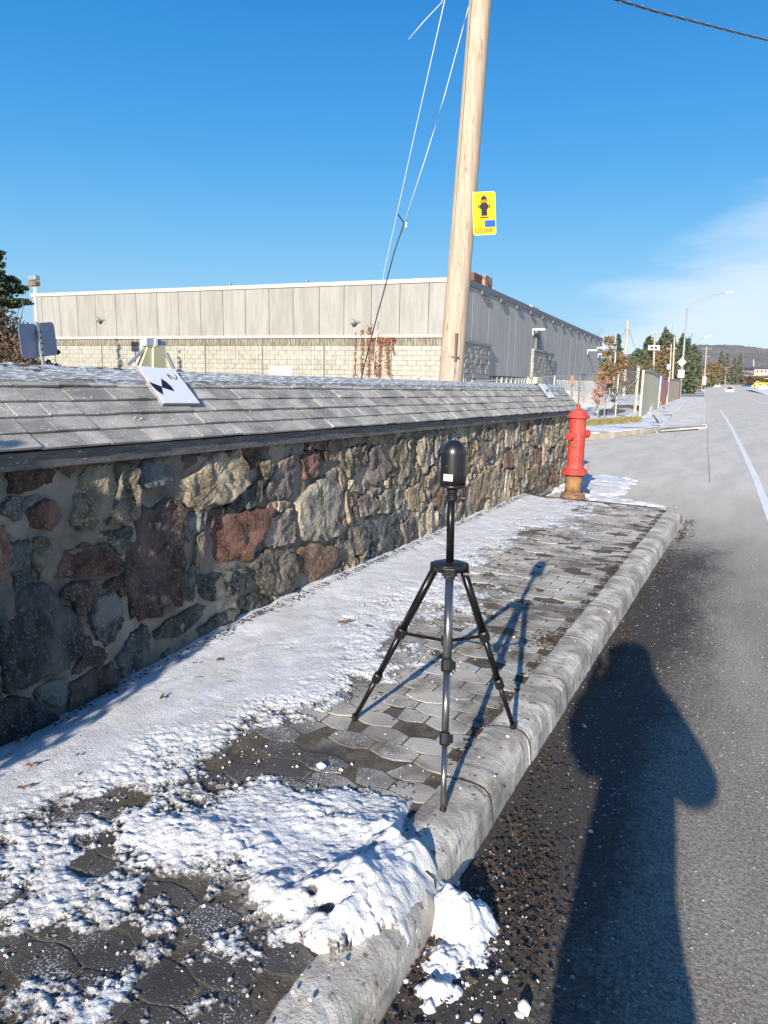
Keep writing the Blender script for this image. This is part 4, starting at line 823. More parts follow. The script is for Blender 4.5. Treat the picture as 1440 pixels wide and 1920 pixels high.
cable('overhead_cable',[Vector(PD(u,v,D)) for u,v,D in ((900,-110,6.0),(1150,-2,7.0),(1230,22,7.6),(1310,43,8.2),(1380,61,8.9),(1445,77,9.7),(1700,125,13))],.011,BWIRE,'thick dark twisted cable crossing the upper right sky','cable')
a=[Vector(PD(u,v,D)) for u,v,D in ((900,-110,6.0),(1150,-2,7.0),(1230,22,7.6),(1310,43,8.2),(1380,61,8.9),(1445,77,9.7),(1700,125,13))]
tw=[]; 
for i in range(len(a)-1):
    for t in np.linspace(0,1,40,endpoint=False): 
        k=i*40+t*40; p=a[i]+(a[i+1]-a[i])*t; tw.append(p+Vector((0,.012*math.cos(k*.5),.014*math.sin(k*.5))))
cable('overhead_cable',tw,.006,mat('aluminium_strand',(.25,.27,.3),.5),'thin strand twisted round the thick overhead cable')
# ------------------------------------------------------------------ GREY BUILDING
C0=PD(868,531,27.5); C0=np.array([C0[0],C0[1],0]); dA=ray(-2487,650); dA=np.array([dA[0],dA[1],0]); dA/=np.linalg.norm(dA); dB=ray(1328,723.0); dB=np.array([dB[0],dB[1],0]); dB/=np.linalg.norm(dB)
nA=np.array([-dA[1],dA[0],0]); nA=-nA if nA@(CC-C0)<0 else nA; nB=np.array([-dB[1],dB[0],0]); nB=-nB if nB@np.array([1,0,0])<0 else nB
sA=lambda u,v:(lambda p:((p-C0)@dA,p[2]))(ONP(u,v,C0,dA)); sB=lambda u,v:(lambda p:((p-C0)@dB,p[2]))(ONP(u,v,C0,dB))
HT=sA(835,521)[1]; HL=sA(835,628)[1]; LA=sA(62,560)[0]; LB=sB(1128,642)[0]
print('BUILD',HT,HL,LA,LB,sA(62,552),sB(1125,640),sB(915,697),dA@dB)
bd=thing('grey_building','long flat roofed grey building with cream block base behind the stone wall','building',tuple(C0))
PANA=mat('limestone_panel',(.345,.33,.30),.85,var=(.285,.275,.25),scale=2.2,stretch=(2,2,.3),bump=.004,bscale=30,obrand=.05)
PANB=mat('ribbed_grey_panel',(.46,.44,.40),.85,var=(.37,.355,.325),scale=3,stretch=(4,4,.12),bump=.03,bscale=14,obrand=.04)
BLKM_=mat('split_block',(.47,.44,.375),.9,var=(.37,.35,.30),scale=4,bump=.01,bscale=30,obrand=.07); BLKS=mat('rough_block',(.40,.38,.33),.95,var=(.26,.25,.22),scale=9,bump=.03,bscale=16,obrand=.14)
SOLD=mat('stained_block',(.36,.32,.25),.9,var=(.17,.155,.12),scale=5,stretch=(3,3,.6),obrand=.1,lo=.42,hi=.58); FLASH=mat('pale_flashing',(.50,.47,.41),.6); FLASHG=mat('grey_flashing',(.16,.16,.17),.6); COREM=mat('mortar_grey',(.17,.155,.135),.95)
def bp(s,o,z,d,n): return tuple(C0+d*s+n*o+np.array([0,0,z]))
def slab(s0,s1,o0,o1,z0,z1,d,n,name,m,par,mb=None,**k):
    P=[bp(s,o,z,d,n) for z in(z0,z1) for s,o in((s0,o0),(s1,o0),(s1,o1),(s0,o1))]
    if mb is not None: return mb.hexa(P)
    b=MB().hexa(P)
    o=b.build(name,m,par,**k); fixn(o); return o
def fixn(o):
    import bmesh
    bm=bmesh.new(); bm.from_mesh(o.data); bmesh.ops.recalc_face_normals(bm,faces=bm.faces); bm.to_mesh(o.data); bm.free()
# volume behind the skins
P=[]
for z in(-.1,HT-.12):
    for s,t in((.05,0.05),(LA-.05,0.05),(LA-.05,LB-.05),(.05,LB-.05)): P.append(tuple(C0+dA*s+dB*t+np.array([0,0,z])))
o=MB().hexa(P).build('wall_core',COREM,bd); fixn(o)
ju=[82,115,148,182,220,258,297,337,378,420,462,506,551,600,646,697,750,804]
ss=[0]+sorted([sA(u,600)[0] for u in ju]); ss=[x for x in ss if x<LA-.3]+[LA]
for i in range(len(ss)-1): slab(ss[i]+.012,ss[i+1]-.012,-.06,.06+random.uniform(0,.006),HL+.02,HT-.17,dA,nA,'wall_panel',PANA,bd)
slab(-.1,LA+.06,-.3,.12,HT-.16,HT,dA,nA,'roof_flashing',FLASH,bd)
slab(-.02,LA+.02,-.05,.13,HL-.10,HL+.015,dA,nA,'ledge',FLASH,bd)
mbx=MB(); s=0.0
while s<LA-.1: slab(s+.006,s+.124,-.05,.05+random.uniform(0,.008),HL-.40,HL-.105,dA,nA,'',None,None,mbx); s+=.13
o=mbx.build('soldier_course',SOLD,bd,kind='stuff'); fixn(o)
blocks=[]; z=HL-.41; r=0
while z>.9:
    s=-.2*(r%2)
    while s<LA: blocks.append((max(s,0),min(s+.40,LA),z-.195,z)); s+=.405
    z-=.2; r+=1
rest=MB(); nb=0
for (s0,s1,z0,z1) in sorted(blocks,key=lambda b:(b[2]<1.75,b[0])):
    if s1-s0<.05: continue
    if nb<170: slab(s0+.004,s1-.004,-.05,.045+random.uniform(0,.006),z0,z1-.006,dA,nA,'block',BLKM_,bd); nb+=1
    else: slab(s0+.004,s1-.004,-.05,.045+random.uniform(0,.006),z0,z1-.006,dA,nA,'',None,None,rest)
o=rest.build('block',BLKM_,bd,kind='stuff'); fixn(o)
slab(-.0,LA,-.05,.03,-.1,.9,dA,nA,'base_wall',BLKM_,bd)
a=sA(507,688); b=sA(548,700); slab(b[0],a[0],.02,.07,a[1]-.5,a[1],dA,nA,'window',mat('pale_green_glass',(.62,.72,.64),.3),bd)
# side wall
zb=sB(960,699)[1]; zs=1.75; s=0.; 
k=0
while s<LB:
    w=1.2; slab(s+.01,min(s+w,LB)-.01,-.06,.05+random.uniform(0,.012),zs,HT-.25,dB,nB,'wall_panel',PANB,bd); s+=w
slab(-.12,LB+.1,-.3,.10,HT-.24,HT-.0,dB,nB,'roof_edge',FLASHG,bd)
for k in range(15): slab(2.2+k*3.0,3.1+k*3.0,.05,.15,HT-.40,HT-.24,dB,nB,'roof_bracket',FLASHG,bd)
# glazing band with white mullions below
DG=mat('dark_glass',(.03,.035,.04),.15); WHM=mat('white_frame',(.66,.65,.6),.6)
slab(.0,LB,-.06,.0,.0,zs,dB,nB,'window',DG,bd)
s=3.6
while s<LB-1: slab(s,s+(.28 if s>9 else .12),.0,.06,.0,zs-.05,dB,nB,'mullion',WHM,bd); s+=.62 if s>9 else .9
def pillar(s0,s1,dep,zt,stained):
    pz=thing_part('block_pillar',bd,s0,s1,dep,zt); 
    return pz
def thing_part(name,par,s0,s1,dep,zt):
    o=slab(s0+.02,s1-.02,-.02,dep-.03,0,zt-.05,dB,nB,name,COREM,par)
    z=zt-.1; r=0
    slab(s0-.04,s1+.04,0,dep+.05,zt-.1,zt,dB,nB,'cap_stone',BLKS,o)
    while z>.6:
        s=s0-.2*(r%2)
        while s<s1-.03:
            a_,b_=max(s,s0),min(s+.4,s1)
            if b_-a_>.06: slab(a_+.006,b_-.006,dep-.05,dep+random.uniform(0,.03),z-.19,z,dB,nB,'block',BLKS,o)
            s+=.4
        z-=.2; r+=1
    z=zt-.1; r=0
    while z>.6:
        slab(s0-.03,s0+.03,.02 ,dep-.06,z-.19,z,dB,nB,'block',BLKM_,o); z-=.2
    return o
a0=sB(866,640)[0]; a1=sB(914,640)[0]; thing_part('block_pillar',bd,.02,max(a1,1.2),.16,sB(890,641)[1])
b0=sB(994,680)[0]; b1=sB(1033,680)[0]; print('pillars',a0,a1,b0,b1,sB(1010,657)[1]); thing_part('block_pillar',bd,b0,b1,.18,sB(1010,657)[1]-.0)
def fixture(u,v,lab,nm='flood_light'):
    s_,z_=sA(u+8,v); t=thing(nm,lab,'flood light',bp(s_,.1,z_,dA,nA)); c=Vector(bp(s_,.05,z_,dA,nA)); d=Vector(nA)*.5+Vector(dA)*.6; d.normalize()
    MB().tube([c,c+d*.22],[.05,.05],8).build('arm',GALV,t); MB().lathe([(.05,.2),(.11,.24),(.13,.36),(.12,.38)],tuple(c),14,ax=d).build('lamp_head',GALV,t)
fixture(190,600,'round flood light on the upper left of the grey building front'); fixture(668,604,'round flood light on the building front above the red ivy')
for (u,v) in ((421,532),(566,523)):
    s_,z_=sA(u,v); o=thing('roof_vent','small roof vent on the building roof edge, '+('left one' if u<500 else 'nearer the pole'),'roof vent',bp(s_,-.4,HT,dA,nA),group='roof vents')
    MB().lathe([(.05,0),(.05,.14),(.1,.16),(.1,.2),(.04,.22)],bp(s_,-.4,HT-.02,dA,nA),10).build('vent_cap',GALV,o)
ch=thing('rooftop_unit','rusty red and beige box on the roof behind the wooden pole','roof unit',bp(2,-2.5,HT,dB,nB))
o=slab(3.0,5.2,-1.6,-.5,HT-.2,HT+.62,dB,nB,'housing',mat('dark_red_sheet',(.16,.06,.05),.7),ch); o=slab(4.2,5.3,-.55,-.35,HT-.2,HT+.66,dB,nB,'side_panel',mat('beige_sheet',(.42,.36,.28),.7,var=(.2,.08,.06),scale=3),ch)
u_=thing('roof_box','small white box at the side roof edge far along','roof unit',bp(18,-.4,HT,dB,nB)); o=slab(*[sB(1004,588)[0]+q for q in (0,2.0)],-.6,-.2,HT-.05,HT+.22,dB,nB,'box_body',WHM,u_)
for k,(u,v) in enumerate(((997,618),(1100,657),(1118,652),(1128-8,664))):
    s_,z_=sB(u,v); t=thing('wall_lamp',['white wall lamp on a bracket over the second block pillar','white wall lamp on the far side wall, left of the pair','white wall lamp on the far side wall behind the red tree','small white lamp nearest the building corner by the tree'][k],'wall lamp',bp(s_,.05,z_,dB,nB),group='lamps along the building side')
    o=slab(s_-.2,s_+.2,.1,.75,z_-.05,z_+.05,dB,nB,'lamp_box',WHITE,t); o=slab(s_-.04,s_+.04,.04,.12,z_-.3,z_+.05,dB,nB,'bracket',GALV,t)
s_,z_=sB(1005,638); t=thing('wall_meter_box','grey slatted vent box on the building side above the pillar','vent',bp(s_,.1,z_,dB,nB)); slab(s_-.5,s_+.5,.05,.16,z_-.55,z_+.5,dB,nB,'vent_frame',FLASHG,t)
for q in range(4): slab(s_-.3,s_+.3,.16,.20,z_-.3+q*.18,z_-.2+q*.18,dB,nB,'slat',BLK,t)
# ivy on the facade
def leaves_mesh(pts,s,seed=0,flat=None):
    r=np.random.RandomState(seed); P=np.asarray(pts,float); n=len(P); a=r.normal(size=(n,3)); a/=np.linalg.norm(a,axis=1)[:,None]; b=np.cross(a,r.normal(size=(n,3))); b/=np.linalg.norm(b,axis=1)[:,None]
    sz=(s*(.6+.8*r.rand(n)))[:,None] if not hasattr(s,'__len__') else np.asarray(s)[:,None]
    V=np.stack([P-a*sz,P-b*sz*.6,P+a*sz,P+b*sz*.6],1).reshape(-1,3); i=np.arange(n)[:,None]*4; return V,(i+np.array([[0,1,2,3]]))
iv=thing('ivy','russet autumn ivy hanging on the cream block wall of the building','ivy',bp(*sA(705,690)[:1],.1,1.5,dA,nA))
pts=[]; r=random.Random(5)
def onA(u,v,o=.09): s,z=sA(u,v); return np.array(bp(s,o,z,dA,nA))
stems=[]
for (u0,v0,u1,v1,n_,w) in ((669,625,667,705,70,2.5),(682,620,680,705,170,4),(694,612,694,705,260,5),(700,640,708,705,170,5),(716,640,713,705,240,4),(728,640,731,705,240,5),(735,640,742,665,60,3),(700,637,742,637,340,5),(710,630,735,650,160,5)):
    stems.append([onA(u0+(u1-u0)*t+math.sin(t*9)*1.2,v0+(v1-v0)*t) for t in np.linspace(0,1,8)])
    for _ in range(n_): t=r.random(); pts.append(onA(u0+(u1-u0)*t+r.gauss(0,w*.5),v0+(v1-v0)*t+r.gauss(0,w*.5),.06+r.random()*.1))
V,Fs=leaves_mesh(pts,.045,3); obj('foliage',V,Fs,leafm('ivy_leaf',(.30,.12,.065),(.36,.20,.09),6),iv)
mb=MB(); [mb.tube(s_,[.008]*8,4) for s_ in stems]; mb.build('stems',TRUNK,iv)
# ------------------------------------------------------------------ LEFT BACKGROUND: lamp, sign back, wire fence, conifers
lp=ONP(66,560,C0+nA*6,dA); lt=thing('flood_light_pole','slim white pole with a twin flood light at the building left corner','light pole',(lp[0],lp[1],0)); ztop=ONP(63,538,C0+nA*6,dA)[2]
MB().tube([(lp[0],lp[1],0),(lp[0],lp[1],ztop)],[.06,.04],8).build('pole',WHITE,lt); hz_=ztop+.12
sdv=Vector(dA)
for dz,m_ in((.22,GALV),(0,RUST)):
    c=Vector((lp[0],lp[1],hz_+dz)); mb=MB(); mb.box(tuple(c),(.46,.22,.18)); mb.build('lamp_head',m_,lt,bev=.02)
MB().tube([(lp[0]+.1,lp[1],hz_-.4),(lp[0]+.12,lp[1],hz_)],[.02,.02],5).build('cable',GALV,lt)
pX=-6.2
sg=thing('road_sign_back','blue grey back of two rounded road signs on a perforated post behind the wall','road sign',tuple(PX(80,672,-5.6)))
def signpanel(c4,name):
    # vertical plate turned away from the sun
    P=[Vector(ONP(u,v,PD(73,640,7.2),np.array([-.30,.954,0]))) for u,v in c4]; ux=(P[1]-P[0]).normalized(); uy=((P[3]-P[0])-ux*(P[3]-P[0]).dot(ux)).normalized(); c=(P[0]+P[1]+P[2]+P[3])/4; n_=ux.cross(uy); 
    w=((P[1]-P[0]).length+(P[2]-P[3]).length)/2; h=((P[3]-P[0]).length+(P[2]-P[1]).length)/2; MB().prism(rrect(w,h,.05),(c,ux,uy,n_),.004).build(name,ALU,sg)
signpanel([(40,673),(75,670),(68,606),(34,608)],'sign_plate'); signpanel([(78,669),(106,665),(102,604),(70,605)],'sign_plate')
a=Vector(PD(68,604,7.15)); b=Vector(PD(80,674,7.15)); b2=b+(b-a)*3.2; MB().tube([a,b2],[.02,.02],4).build('post',GALV,sg)
mb=MB()
for k in range(5): q=Vector(PD(76+k*1.3,622+k*11,7.13)); mb.tube([q,q+Vector((-.2,.004,0)).normalized()*.006],[.010,.010],6)
mb.build('post_holes',BLK,sg)
# welded wire fence in front of the facade
wf=thing('wire_fence','thin dark welded wire fence in front of the cream block wall','fence',tuple(C0+dA*8+nA*4)); mb=MB(); O=C0+nA*3.5
zt_=ONP(300,641,O,dA)[2]
for k in range(170):
    s=1.5+k*.13; p=O+dA*s; mb.box((p[0],p[1],zt_/2),(.006,.006,zt_))
for z in np.arange(.1,zt_,.28): a=O+dA*1.5; b=O+dA*23.6; mb.tube([(a[0],a[1],z),(b[0],b[1],z)],[.004,.004],4)
mb.build('wire_mesh',mat('dark_wire',(.2,.19,.16),.7),wf,kind='stuff')
for k in range(9): p=O+dA*(1.5+k*2.7); MB().tube([(p[0],p[1],0),(p[0],p[1],zt_+.05)],[.025,.025],6).build('post',mat('dark_wire',(.2,.19,.16),.7),wf)
def conifer(name,lab,base,h,rad,n,cols,leaf,seed,group=None,cat='tree',spiky=.35,start=.06):
    r=np.random.RandomState(seed); t=thing(name,lab,cat,tuple(base),group); b=np.array(base,float)
    MB().tube([b,b+[0,0,h*.5],b+[0,0,h*.97]],[h*.02,h*.013,h*.003],7).build('trunk',TRUNK,t)
    nb=int(26+h*2); P=[]; 
    for k in range(nb):
        f=start+(1-start)*((k+r.rand())/nb)**.9; a=r.rand()*6.28; L=rad*(1-f)**.75*(.7+.5*r.rand())+.03*rad
        m=int(n/nb*(.25+2.*(1-f)))+3; tt=r.rand(m)**.7; w=L*.20*(1.1-tt)+.02*rad
        dx=np.cos(a)*L*tt+r.normal(size=m)*w; dy=np.sin(a)*L*tt+r.normal(size=m)*w; dz=f*h+L*(.10*tt-.22*tt*tt+ (.12 if f>.6 else 0)*tt)+r.normal(size=m)*w*.35-abs(r.normal(size=m))*w*.25
        P.append(np.stack([dx,dy,dz],1))
    P=np.concatenate(P)+b; k=max(1,len(cols)); idx=(fbm(P[:,0]*3/rad,P[:,2]*3/rad,seed,2)*.999*k).astype(int) if k>1 else np.zeros(len(P),int)
    V,Fs=leaves_mesh(P,leaf,seed); o=obj('crown',V,Fs,cols[0],t); 
    return t
EV1=leafm('spruce_needles',(.035,.06,.03),(.075,.10,.045),2.); EV2=leafm('pine_needles',(.07,.095,.06),(.12,.14,.085),.8); EV3=leafm('hazy_spruce',(.11,.125,.095),(.16,.17,.125),.6); TAM=leafm('tamarack_gold',(.24,.16,.08),(.17,.125,.07),.8); BRUSH=leafm('brown_brush',(.22,.15,.09),(.13,.09,.06),1.); GBR=leafm('olive_brush',(.16,.15,.05),(.10,.09,.05),1.)  # far pine and spruce greens lightened to carry distance haze
p=PD(4,690,24); conifer('spruce_tree','dark ragged spruce at the left edge beside the building',(p[0],p[1],0),5.6,2.3,16000,[EV1],.07,3)
def bush(name,lab,base,rx,ry,h,n,m,leaf,seed,cat='bush',group=None,twigs=20,**k):
    r=np.random.RandomState(seed); t=thing(name,lab,cat,tuple(base),group); b=np.array(base,float)
    d=r.normal(size=(n,3)); d/=np.linalg.norm(d,axis=1)[:,None]; rr=r.rand(n)**.4; f=.7+.5*fbm(d[:,0]*3+seed,d[:,2]*3,seed,3)
    P=b+d*np.array([rx,ry,h*.55])*(rr*f)[:,None]+np.array([0,0,h*.5]); P=P[P[:,2]>b[2]-.02]; V,Fs=leaves_mesh(P,leaf,seed); obj('foliage',V,Fs,m,t)
    mb=MB()
    for _ in range(twigs):
        a=r.rand()*6.28; q=b+np.array([math.cos(a)*rx*.8,math.sin(a)*ry*.8,h*(.6+.5*r.rand())]); mb.tube([b,(b+q)/2+r.normal(size=3)*.05*h,q],[.02*h/2,.012*h/2,.004*h/2],4)
    mb.build('stems',TRUNK,t); return t
p=PD(24,700,22); bush('brown_shrub','dry brown shrub under the spruce at the left edge',(p[0],p[1],0),1.0,1.0,2.6,3500,BRUSH,.05,5)
p=PD(4,700,23); bush('brown_shrub','dark brown undergrowth at the far left picture edge',(p[0],p[1],0),1.3,1.,3.4,3500,leafm('dark_brush',(.09,.06,.04),(.05,.035,.03)),.06,6)
# two spruces left of the frame whose shadows fall on the building front
for k,(u,v,hz2) in enumerate(((222,636,0),(338,660,0))):
    q=onA(u,v,.05); b=q-TR*(13 if k==0 else 12); h=q[2]+math.tan(SUN_EL)*(13 if k==0 else 12); conifer('spruce_tree',['young spruce in front of the building, taller of the two left of view','shorter young spruce in front of the building, left of view'][k],(b[0],b[1],0),h,1.15,3500,[EV1],.06,20+k)
# bare tree twigs above the roof
def bare_tree(name,lab,base,h,seed,spread=.35,m=TRUNK,lv=5,r0=None):
    r=random.Random(seed); t=thing(name,lab,'tree',tuple(base)); mb=MB(); mt=MB()
    def br(p,d,L,rad,k):
        q=p+d*L; (mt if k==0 else mb).tube([p,(p+q)/2+Vector((r.gauss(0,.03),r.gauss(0,.03),0))*L,q],[rad,rad*.8,rad*.6],5 if k<2 else 3,cap=False)
        if k<lv:
            for _ in range(3 if k<3 else 3):
                nd=(d+Vector((r.gauss(0,spread),r.gauss(0,spread),r.gauss(.1,spread*.6)))).normalized(); br(p+d*L*r.uniform(.55,1),nd,L*r.uniform(.5,.78),rad*.55,k+1)
    br(Vector(base),Vector((0,0,1)),h*.36,(r0 or h*.016),0); mt.build('trunk',m,t); mb.build('branches',m,t,kind='stuff'); return t
TW=mat('grey_twigs',(.24,.20,.18),.9)
p=PD(275,690,62); bare_tree('bare_tree','bare tree top showing over the building roof at left',(p[0],p[1],0),8.6,2,m=TW,r0=.09)
p=PD(1076,690,62); bare_tree('bare_tree','bare grey tree top above the far end of the side roof',(p[0],p[1],0),6.6,4,m=TW,lv=6,r0=.08)
# ------------------------------------------------------------------ FAR CORNER: kerb, pavement, verge, fence
RR=Vector(_R0); FF=Vector(_F0)
FC=mat('far_concrete',(.78,.74,.67),.9,var=(.62,.58,.52),scale=1.2); FK=mat('far_kerb',(.60,.52,.40),.9,var=(.45,.38,.28),scale=2)
def gq(u,v,z): p=G(u,v,z); return (float(p[0]),float(p[1]),z)
_k=gq(1238,810,-.12); _k2=gq(1323,803.5,-.12); L_=[(_k[0],_k[1]+.1,0),gq(1262,778,0),gq(1281,762,0),gq(1291,752,0),gq(1297,744,0)]; R2=[(_k2[0],_k2[1]+.1,0),gq(1322,778,0),gq(1322,762,0),gq(1321,752,0),gq(1320,744,0)]
V=[]; [V.extend([a,b]) for a,b in zip(L_,R2)]
fp=obj('far_pavement',V,[(2*i,2*i+1,2*i+3,2*i+2) for i in range(4)],FC,kind='structure')
kpts=[gq(u,v,-.12) for u,v in ((1040,831),(1095,826),(1150,821),(1195,815.5),(1222,812),(1240,809))]
fk=thing('far_kerb',None,None,kpts[2]); fk['kind']='structure'
def kerbrun(P,h,w,par,m,side=1):
    for a,b in zip(P[:-1],P[1:]):
        a,b=Vector(a),Vector(b); n=max(1,int((b-a).length/1.5)); t=(b-a).normalized(); nr=Vector((-t.y,t.x,0))*side
        for k in range(n):
            p=a+(b-a)*(k/n)+t*.01; q=a+(b-a)*((k+1)/n)-t*.01; z=Vector((0,0,h)); s=nr*.03
            MB().hexa([tuple(x) for x in (p,q,q+nr*w,p+nr*w,p+z+s,q+z+s,q+z+nr*w,p+z+nr*w)]).build('kerb_stone',m,par)
kerbrun(kpts,.15,.2,fk,FK)
kerbrun([gq(1240,809,-.12),gq(1275,806.5,-.12),gq(1322,803,-.12)],.115,.16,fk,FC)
kerbrun([(_k2[0]+.02,_k2[1]+.3,-.12),gq(1323.5,778,-.12),gq(1323.5,762,-.12),gq(1322,750,-.12)],.14,.16,fk,FC)
# verge with thin snow, inside the kerb line up to the fence
VG=mat('verge_ground',(.74,.75,.78),.9,var=(.36,.30,.22),scale=1.1,lo=.5,hi=.6)
X,Y=np.meshgrid(np.linspace(-22,-3,150),np.linspace(20,96,260),indexing='ij')
ka=np.array(kpts); 
yk=np.interp(-X,-ka[::-1,0][::-1]*1.0 if False else np.sort(-ka[:,0]),ka[np.argsort(-ka[:,0]),1])
xl=np.interp(Y,[p[1] for p in L_],[p[0] for p in L_])
h=.02+.10*(fbm(X*.5,Y*.5,5,3)-.4)+.25*np.clip((Y-yk-3.5)/6,0,1)*np.clip((-5.3-.075*(Y-34)-X)/3,0,1)
h=np.where(Y<yk+.22,-.4,h); h=np.where(X>xl-.02,-.3,h)
h=np.where((X<-14)&(Y<40),-.2,h)
obj('verge',np.stack([X,Y,h],-1).reshape(-1,3),grid_faces(150,260),VG,smooth=True,kind='structure')
# grass strip at the fence foot
GRS=leafm('dry_grass',(.20,.20,.06),(.30,.22,.10),3)
pts=[];mb=MB()
for _ in range(2600):
    t=random.random(); c=G(1098+t*102,798-t*8+random.gauss(0,1.6),.0); s=random.uniform(.10,.26); a=random.uniform(0,6.28); d=Vector((math.cos(a)*.02,math.sin(a)*.02,0)); tip=Vector((random.gauss(0,.06),random.gauss(0,.06),s)); c=Vector(c)
    mb.add([tuple(c-d),tuple(c+d),tuple(c+tip)],[(0,1,2)])
mb.build('grass',GRS,kind='stuff',label='strip of yellow green grass below the chain link fence',cat='grass')
# chain link fence, receding left part
cf=thing('chain_link_fence','pale chain link fence running left from the gate post in front of the yard','fence',gq(1197,786,-.05))
ft=[(1197,696,33.,0),(1160,698,31.5,-.15),(1124,700.5,30.2,-.3),(1088,703,29.,-.4),(1040,706,27.6,-.5),(990,709,26.5,-.55),(940,712,25.6,-.6),(885,715,24.8,-.7)]
tops=[Vector(PD(u,v,D)) for u,v,D,z in ft]; bots=[Vector((t.x,t.y,t.z-1.95)) for t in tops]
MB().tube(tops,[.024]*len(tops),6).build('top_rail',GALV,cf)
for t,b in zip(tops,bots): MB().tube([b,t+Vector((0,0,.04))],[.03]*2,8).build('post',mat('fence_cream',(.62,.58,.48),.6),cf)
mb=MB(); sp=.11
for i in range(len(tops)-1):
    a,b,c,d=bots[i],bots[i+1],tops[i],tops[i+1]; W_=(b-a).length; H_=1.93; n=int(W_/sp)
    def q(x,y): f=x/W_; lo=a+(b-a)*f; hi=c+(d-c)*f; return lo+(hi-lo)*(y/H_)
    for k in range(-int(H_/sp),n+1):
        for sg_ in (1,-1):
            x0=k*sp; x1=x0+H_; y0_,y1_=0,H_
            if x0<0: y0_=-x0; x0=0
            if x1>W_: y1_=H_-(x1-W_); x1=W_
            if y1_<=y0_: continue
            if sg_==1: P,Q=q(x0,y0_),q(x1,y1_)
            else: P,Q=q(x0,H_-y0_),q(x1,H_-y1_)
            mb.tube([P,Q],[.0035]*2,3,cap=False)
mb.build('wire_mesh',GALV,cf,kind='stuff')
gp_=Vector(gq(1197,786,-.05)); gt=Vector(PD(1197,690,33.2)); 
MB().tube([Vector((gt.x,gt.y,-.1)),gt],[.075,.075],10).build('gate_post',mat('fence_cream2',(.60,.55,.44),.6),cf); MB().lathe([(.085,0),(.09,.03),(.05,.09),(.02,.13)],(gt.x,gt.y,gt.z),10).build('post_cap',GALV,cf)
MB().tube([PD(1196,710,33),PD(1161,743,32.2),PD(1160,752,32.2)],[.025]*3,6).build('brace',GALV,cf)
# slatted fence along the pavement
sf=thing('slatted_fence','green and beige slatted fence beside the far pavement with a rusty orange stretch','fence',gq(1210,779,0))
SLG=mat('green_beige_slats',(.44,.42,.32),.8,var=(.33,.32,.24),scale=3,stretch=(1,1,5)); SLO=mat('rusty_orange_slats',(.42,.17,.06),.8,var=(.26,.12,.06),scale=2); SLB=mat('beige_slats',(.36,.31,.25),.8,var=(.28,.24,.2),scale=2)
fb=[(1199,785,696.5),(1207,781,696),(1214,777,697),(1221,772.5,700),(1228,768.5,705),(1233,766,706)]; fo=[(1234,765.5,707),(1241,761,708.5),(1249,757.5,709.5)]; fg=[(1250,757,710),(1258,753.5,711.5),(1266,750.5,712.5),(1271,748.5,713)]
for run,m_,nm in ((fb,SLG,'slat'),(fo,SLO,'slat'),(fg,SLB,'slat')):
    P=[]; 
    for u,v,vt in run:
        b=G(u,v,-.0); D=float((b-CC)@CF); P.append((Vector((b[0],b[1],-.02)),Vector((b[0],b[1],float(PD(u,vt,D)[2])))))
    mb=MB()
    for (a,c),(b,d) in zip(P[:-1],P[1:]):
        Ln=(b-a).length; n=max(2,int(Ln/.12)); t=(b-a)/Ln; nr=Vector((-t.y,t.x,0))*.02
        for k in range(n):
            f0,f1=k/n,(k+.985)/n; A0,A1=a+(b-a)*f0,a+(b-a)*f1; C0_,C1_=c+(d-c)*f0,c+(d-c)*f1
            o_=nr*(k%2)*.12; mb.hexa([tuple(x+o_) for x in (A0,A1,A1+nr,A0+nr,C0_,C1_,C1_+nr,C0_+nr)])
        MB().tube([c+Vector((0,0,.03)),d+Vector((0,0,.03))],[.03,.03],6).build('top_rail',GALV,sf)
        if (a-P[0][0]).length<.01: MB().tube([a,c+Vector((0,0,.06))],[.05,.05],8).build('post',MT['fence_cream'],sf)
    mb.build('slat',m_,sf,kind='stuff')
c=G(1271.5,748.5,0); MB().box((c[0],c[1],1),(.25,.25,2.05)).build('end_post',mat('brown_post',(.14,.08,.06),.8),sf)
# low block wall & snowy yard behind the chain link
lw=thing('low_block_wall','low pale block retaining wall in the yard behind the chain link fence','wall',tuple(PD(1120,770,38)))
A_=[(1060,731,36),(1095,736,37),(1130,745,38.5),(1172,755,41)]
r_=0
for (u0,v0,D0),(u1,v1,D1) in zip(A_[:-1],A_[1:]):
    a,b=Vector(PD(u0,v0,D0)),Vector(PD(u1,v1,D1)); n=int((b-a).length/.8)
    for k in range(n):
        p,q=a+(b-a)*(k/n),a+(b-a)*((k+.985)/n); 
        for row in range(4):
            z=Vector((0,0,-.22*row)); y=Vector((0,.3,0)); MB().hexa([tuple(x) for x in (p+z-Vector((0,0,.21)),q+z-Vector((0,0,.21)),q+y+z-Vector((0,0,.21)),p+y+z-Vector((0,0,.21)),p+z,q+z,q+y+z,p+y+z)]).build('block',FC,lw)
V=[];n=24
for i in range(n):
    for j in range(10):
        u=1040+i*8; D=30+j*1.4; z=-.05+.055*j+.10*math.sin(i*.7+j*.5)+(.12 if j>5 else 0); p=PD(u,750,D); V.append((p[0],p[1],z))
obj('yard_snow',V,grid_faces(n,10)[:,::-1],SNOWD,smooth=True,kind='stuff',label='snow covered bank in the yard behind the chain link fence',cat='snow')
for k,(u,v,D) in enumerate(((1120,786,33),(1150,773,35),(1178,765,37))):
    c=Vector(PD(u,v,D)); mb=MB(); mb.lathe([(.9,-.2),(.8,.05),(.5,.14),(.1,.17)],tuple(c),14); mb.build('bark_bed',LITTER,label=['brown mulch bed on the snow, nearest the road side left','middle brown mulch bed on the yard snow','brown mulch bed beside the gate post'][k],cat='mulch bed',group='mulch beds in the yard snow')
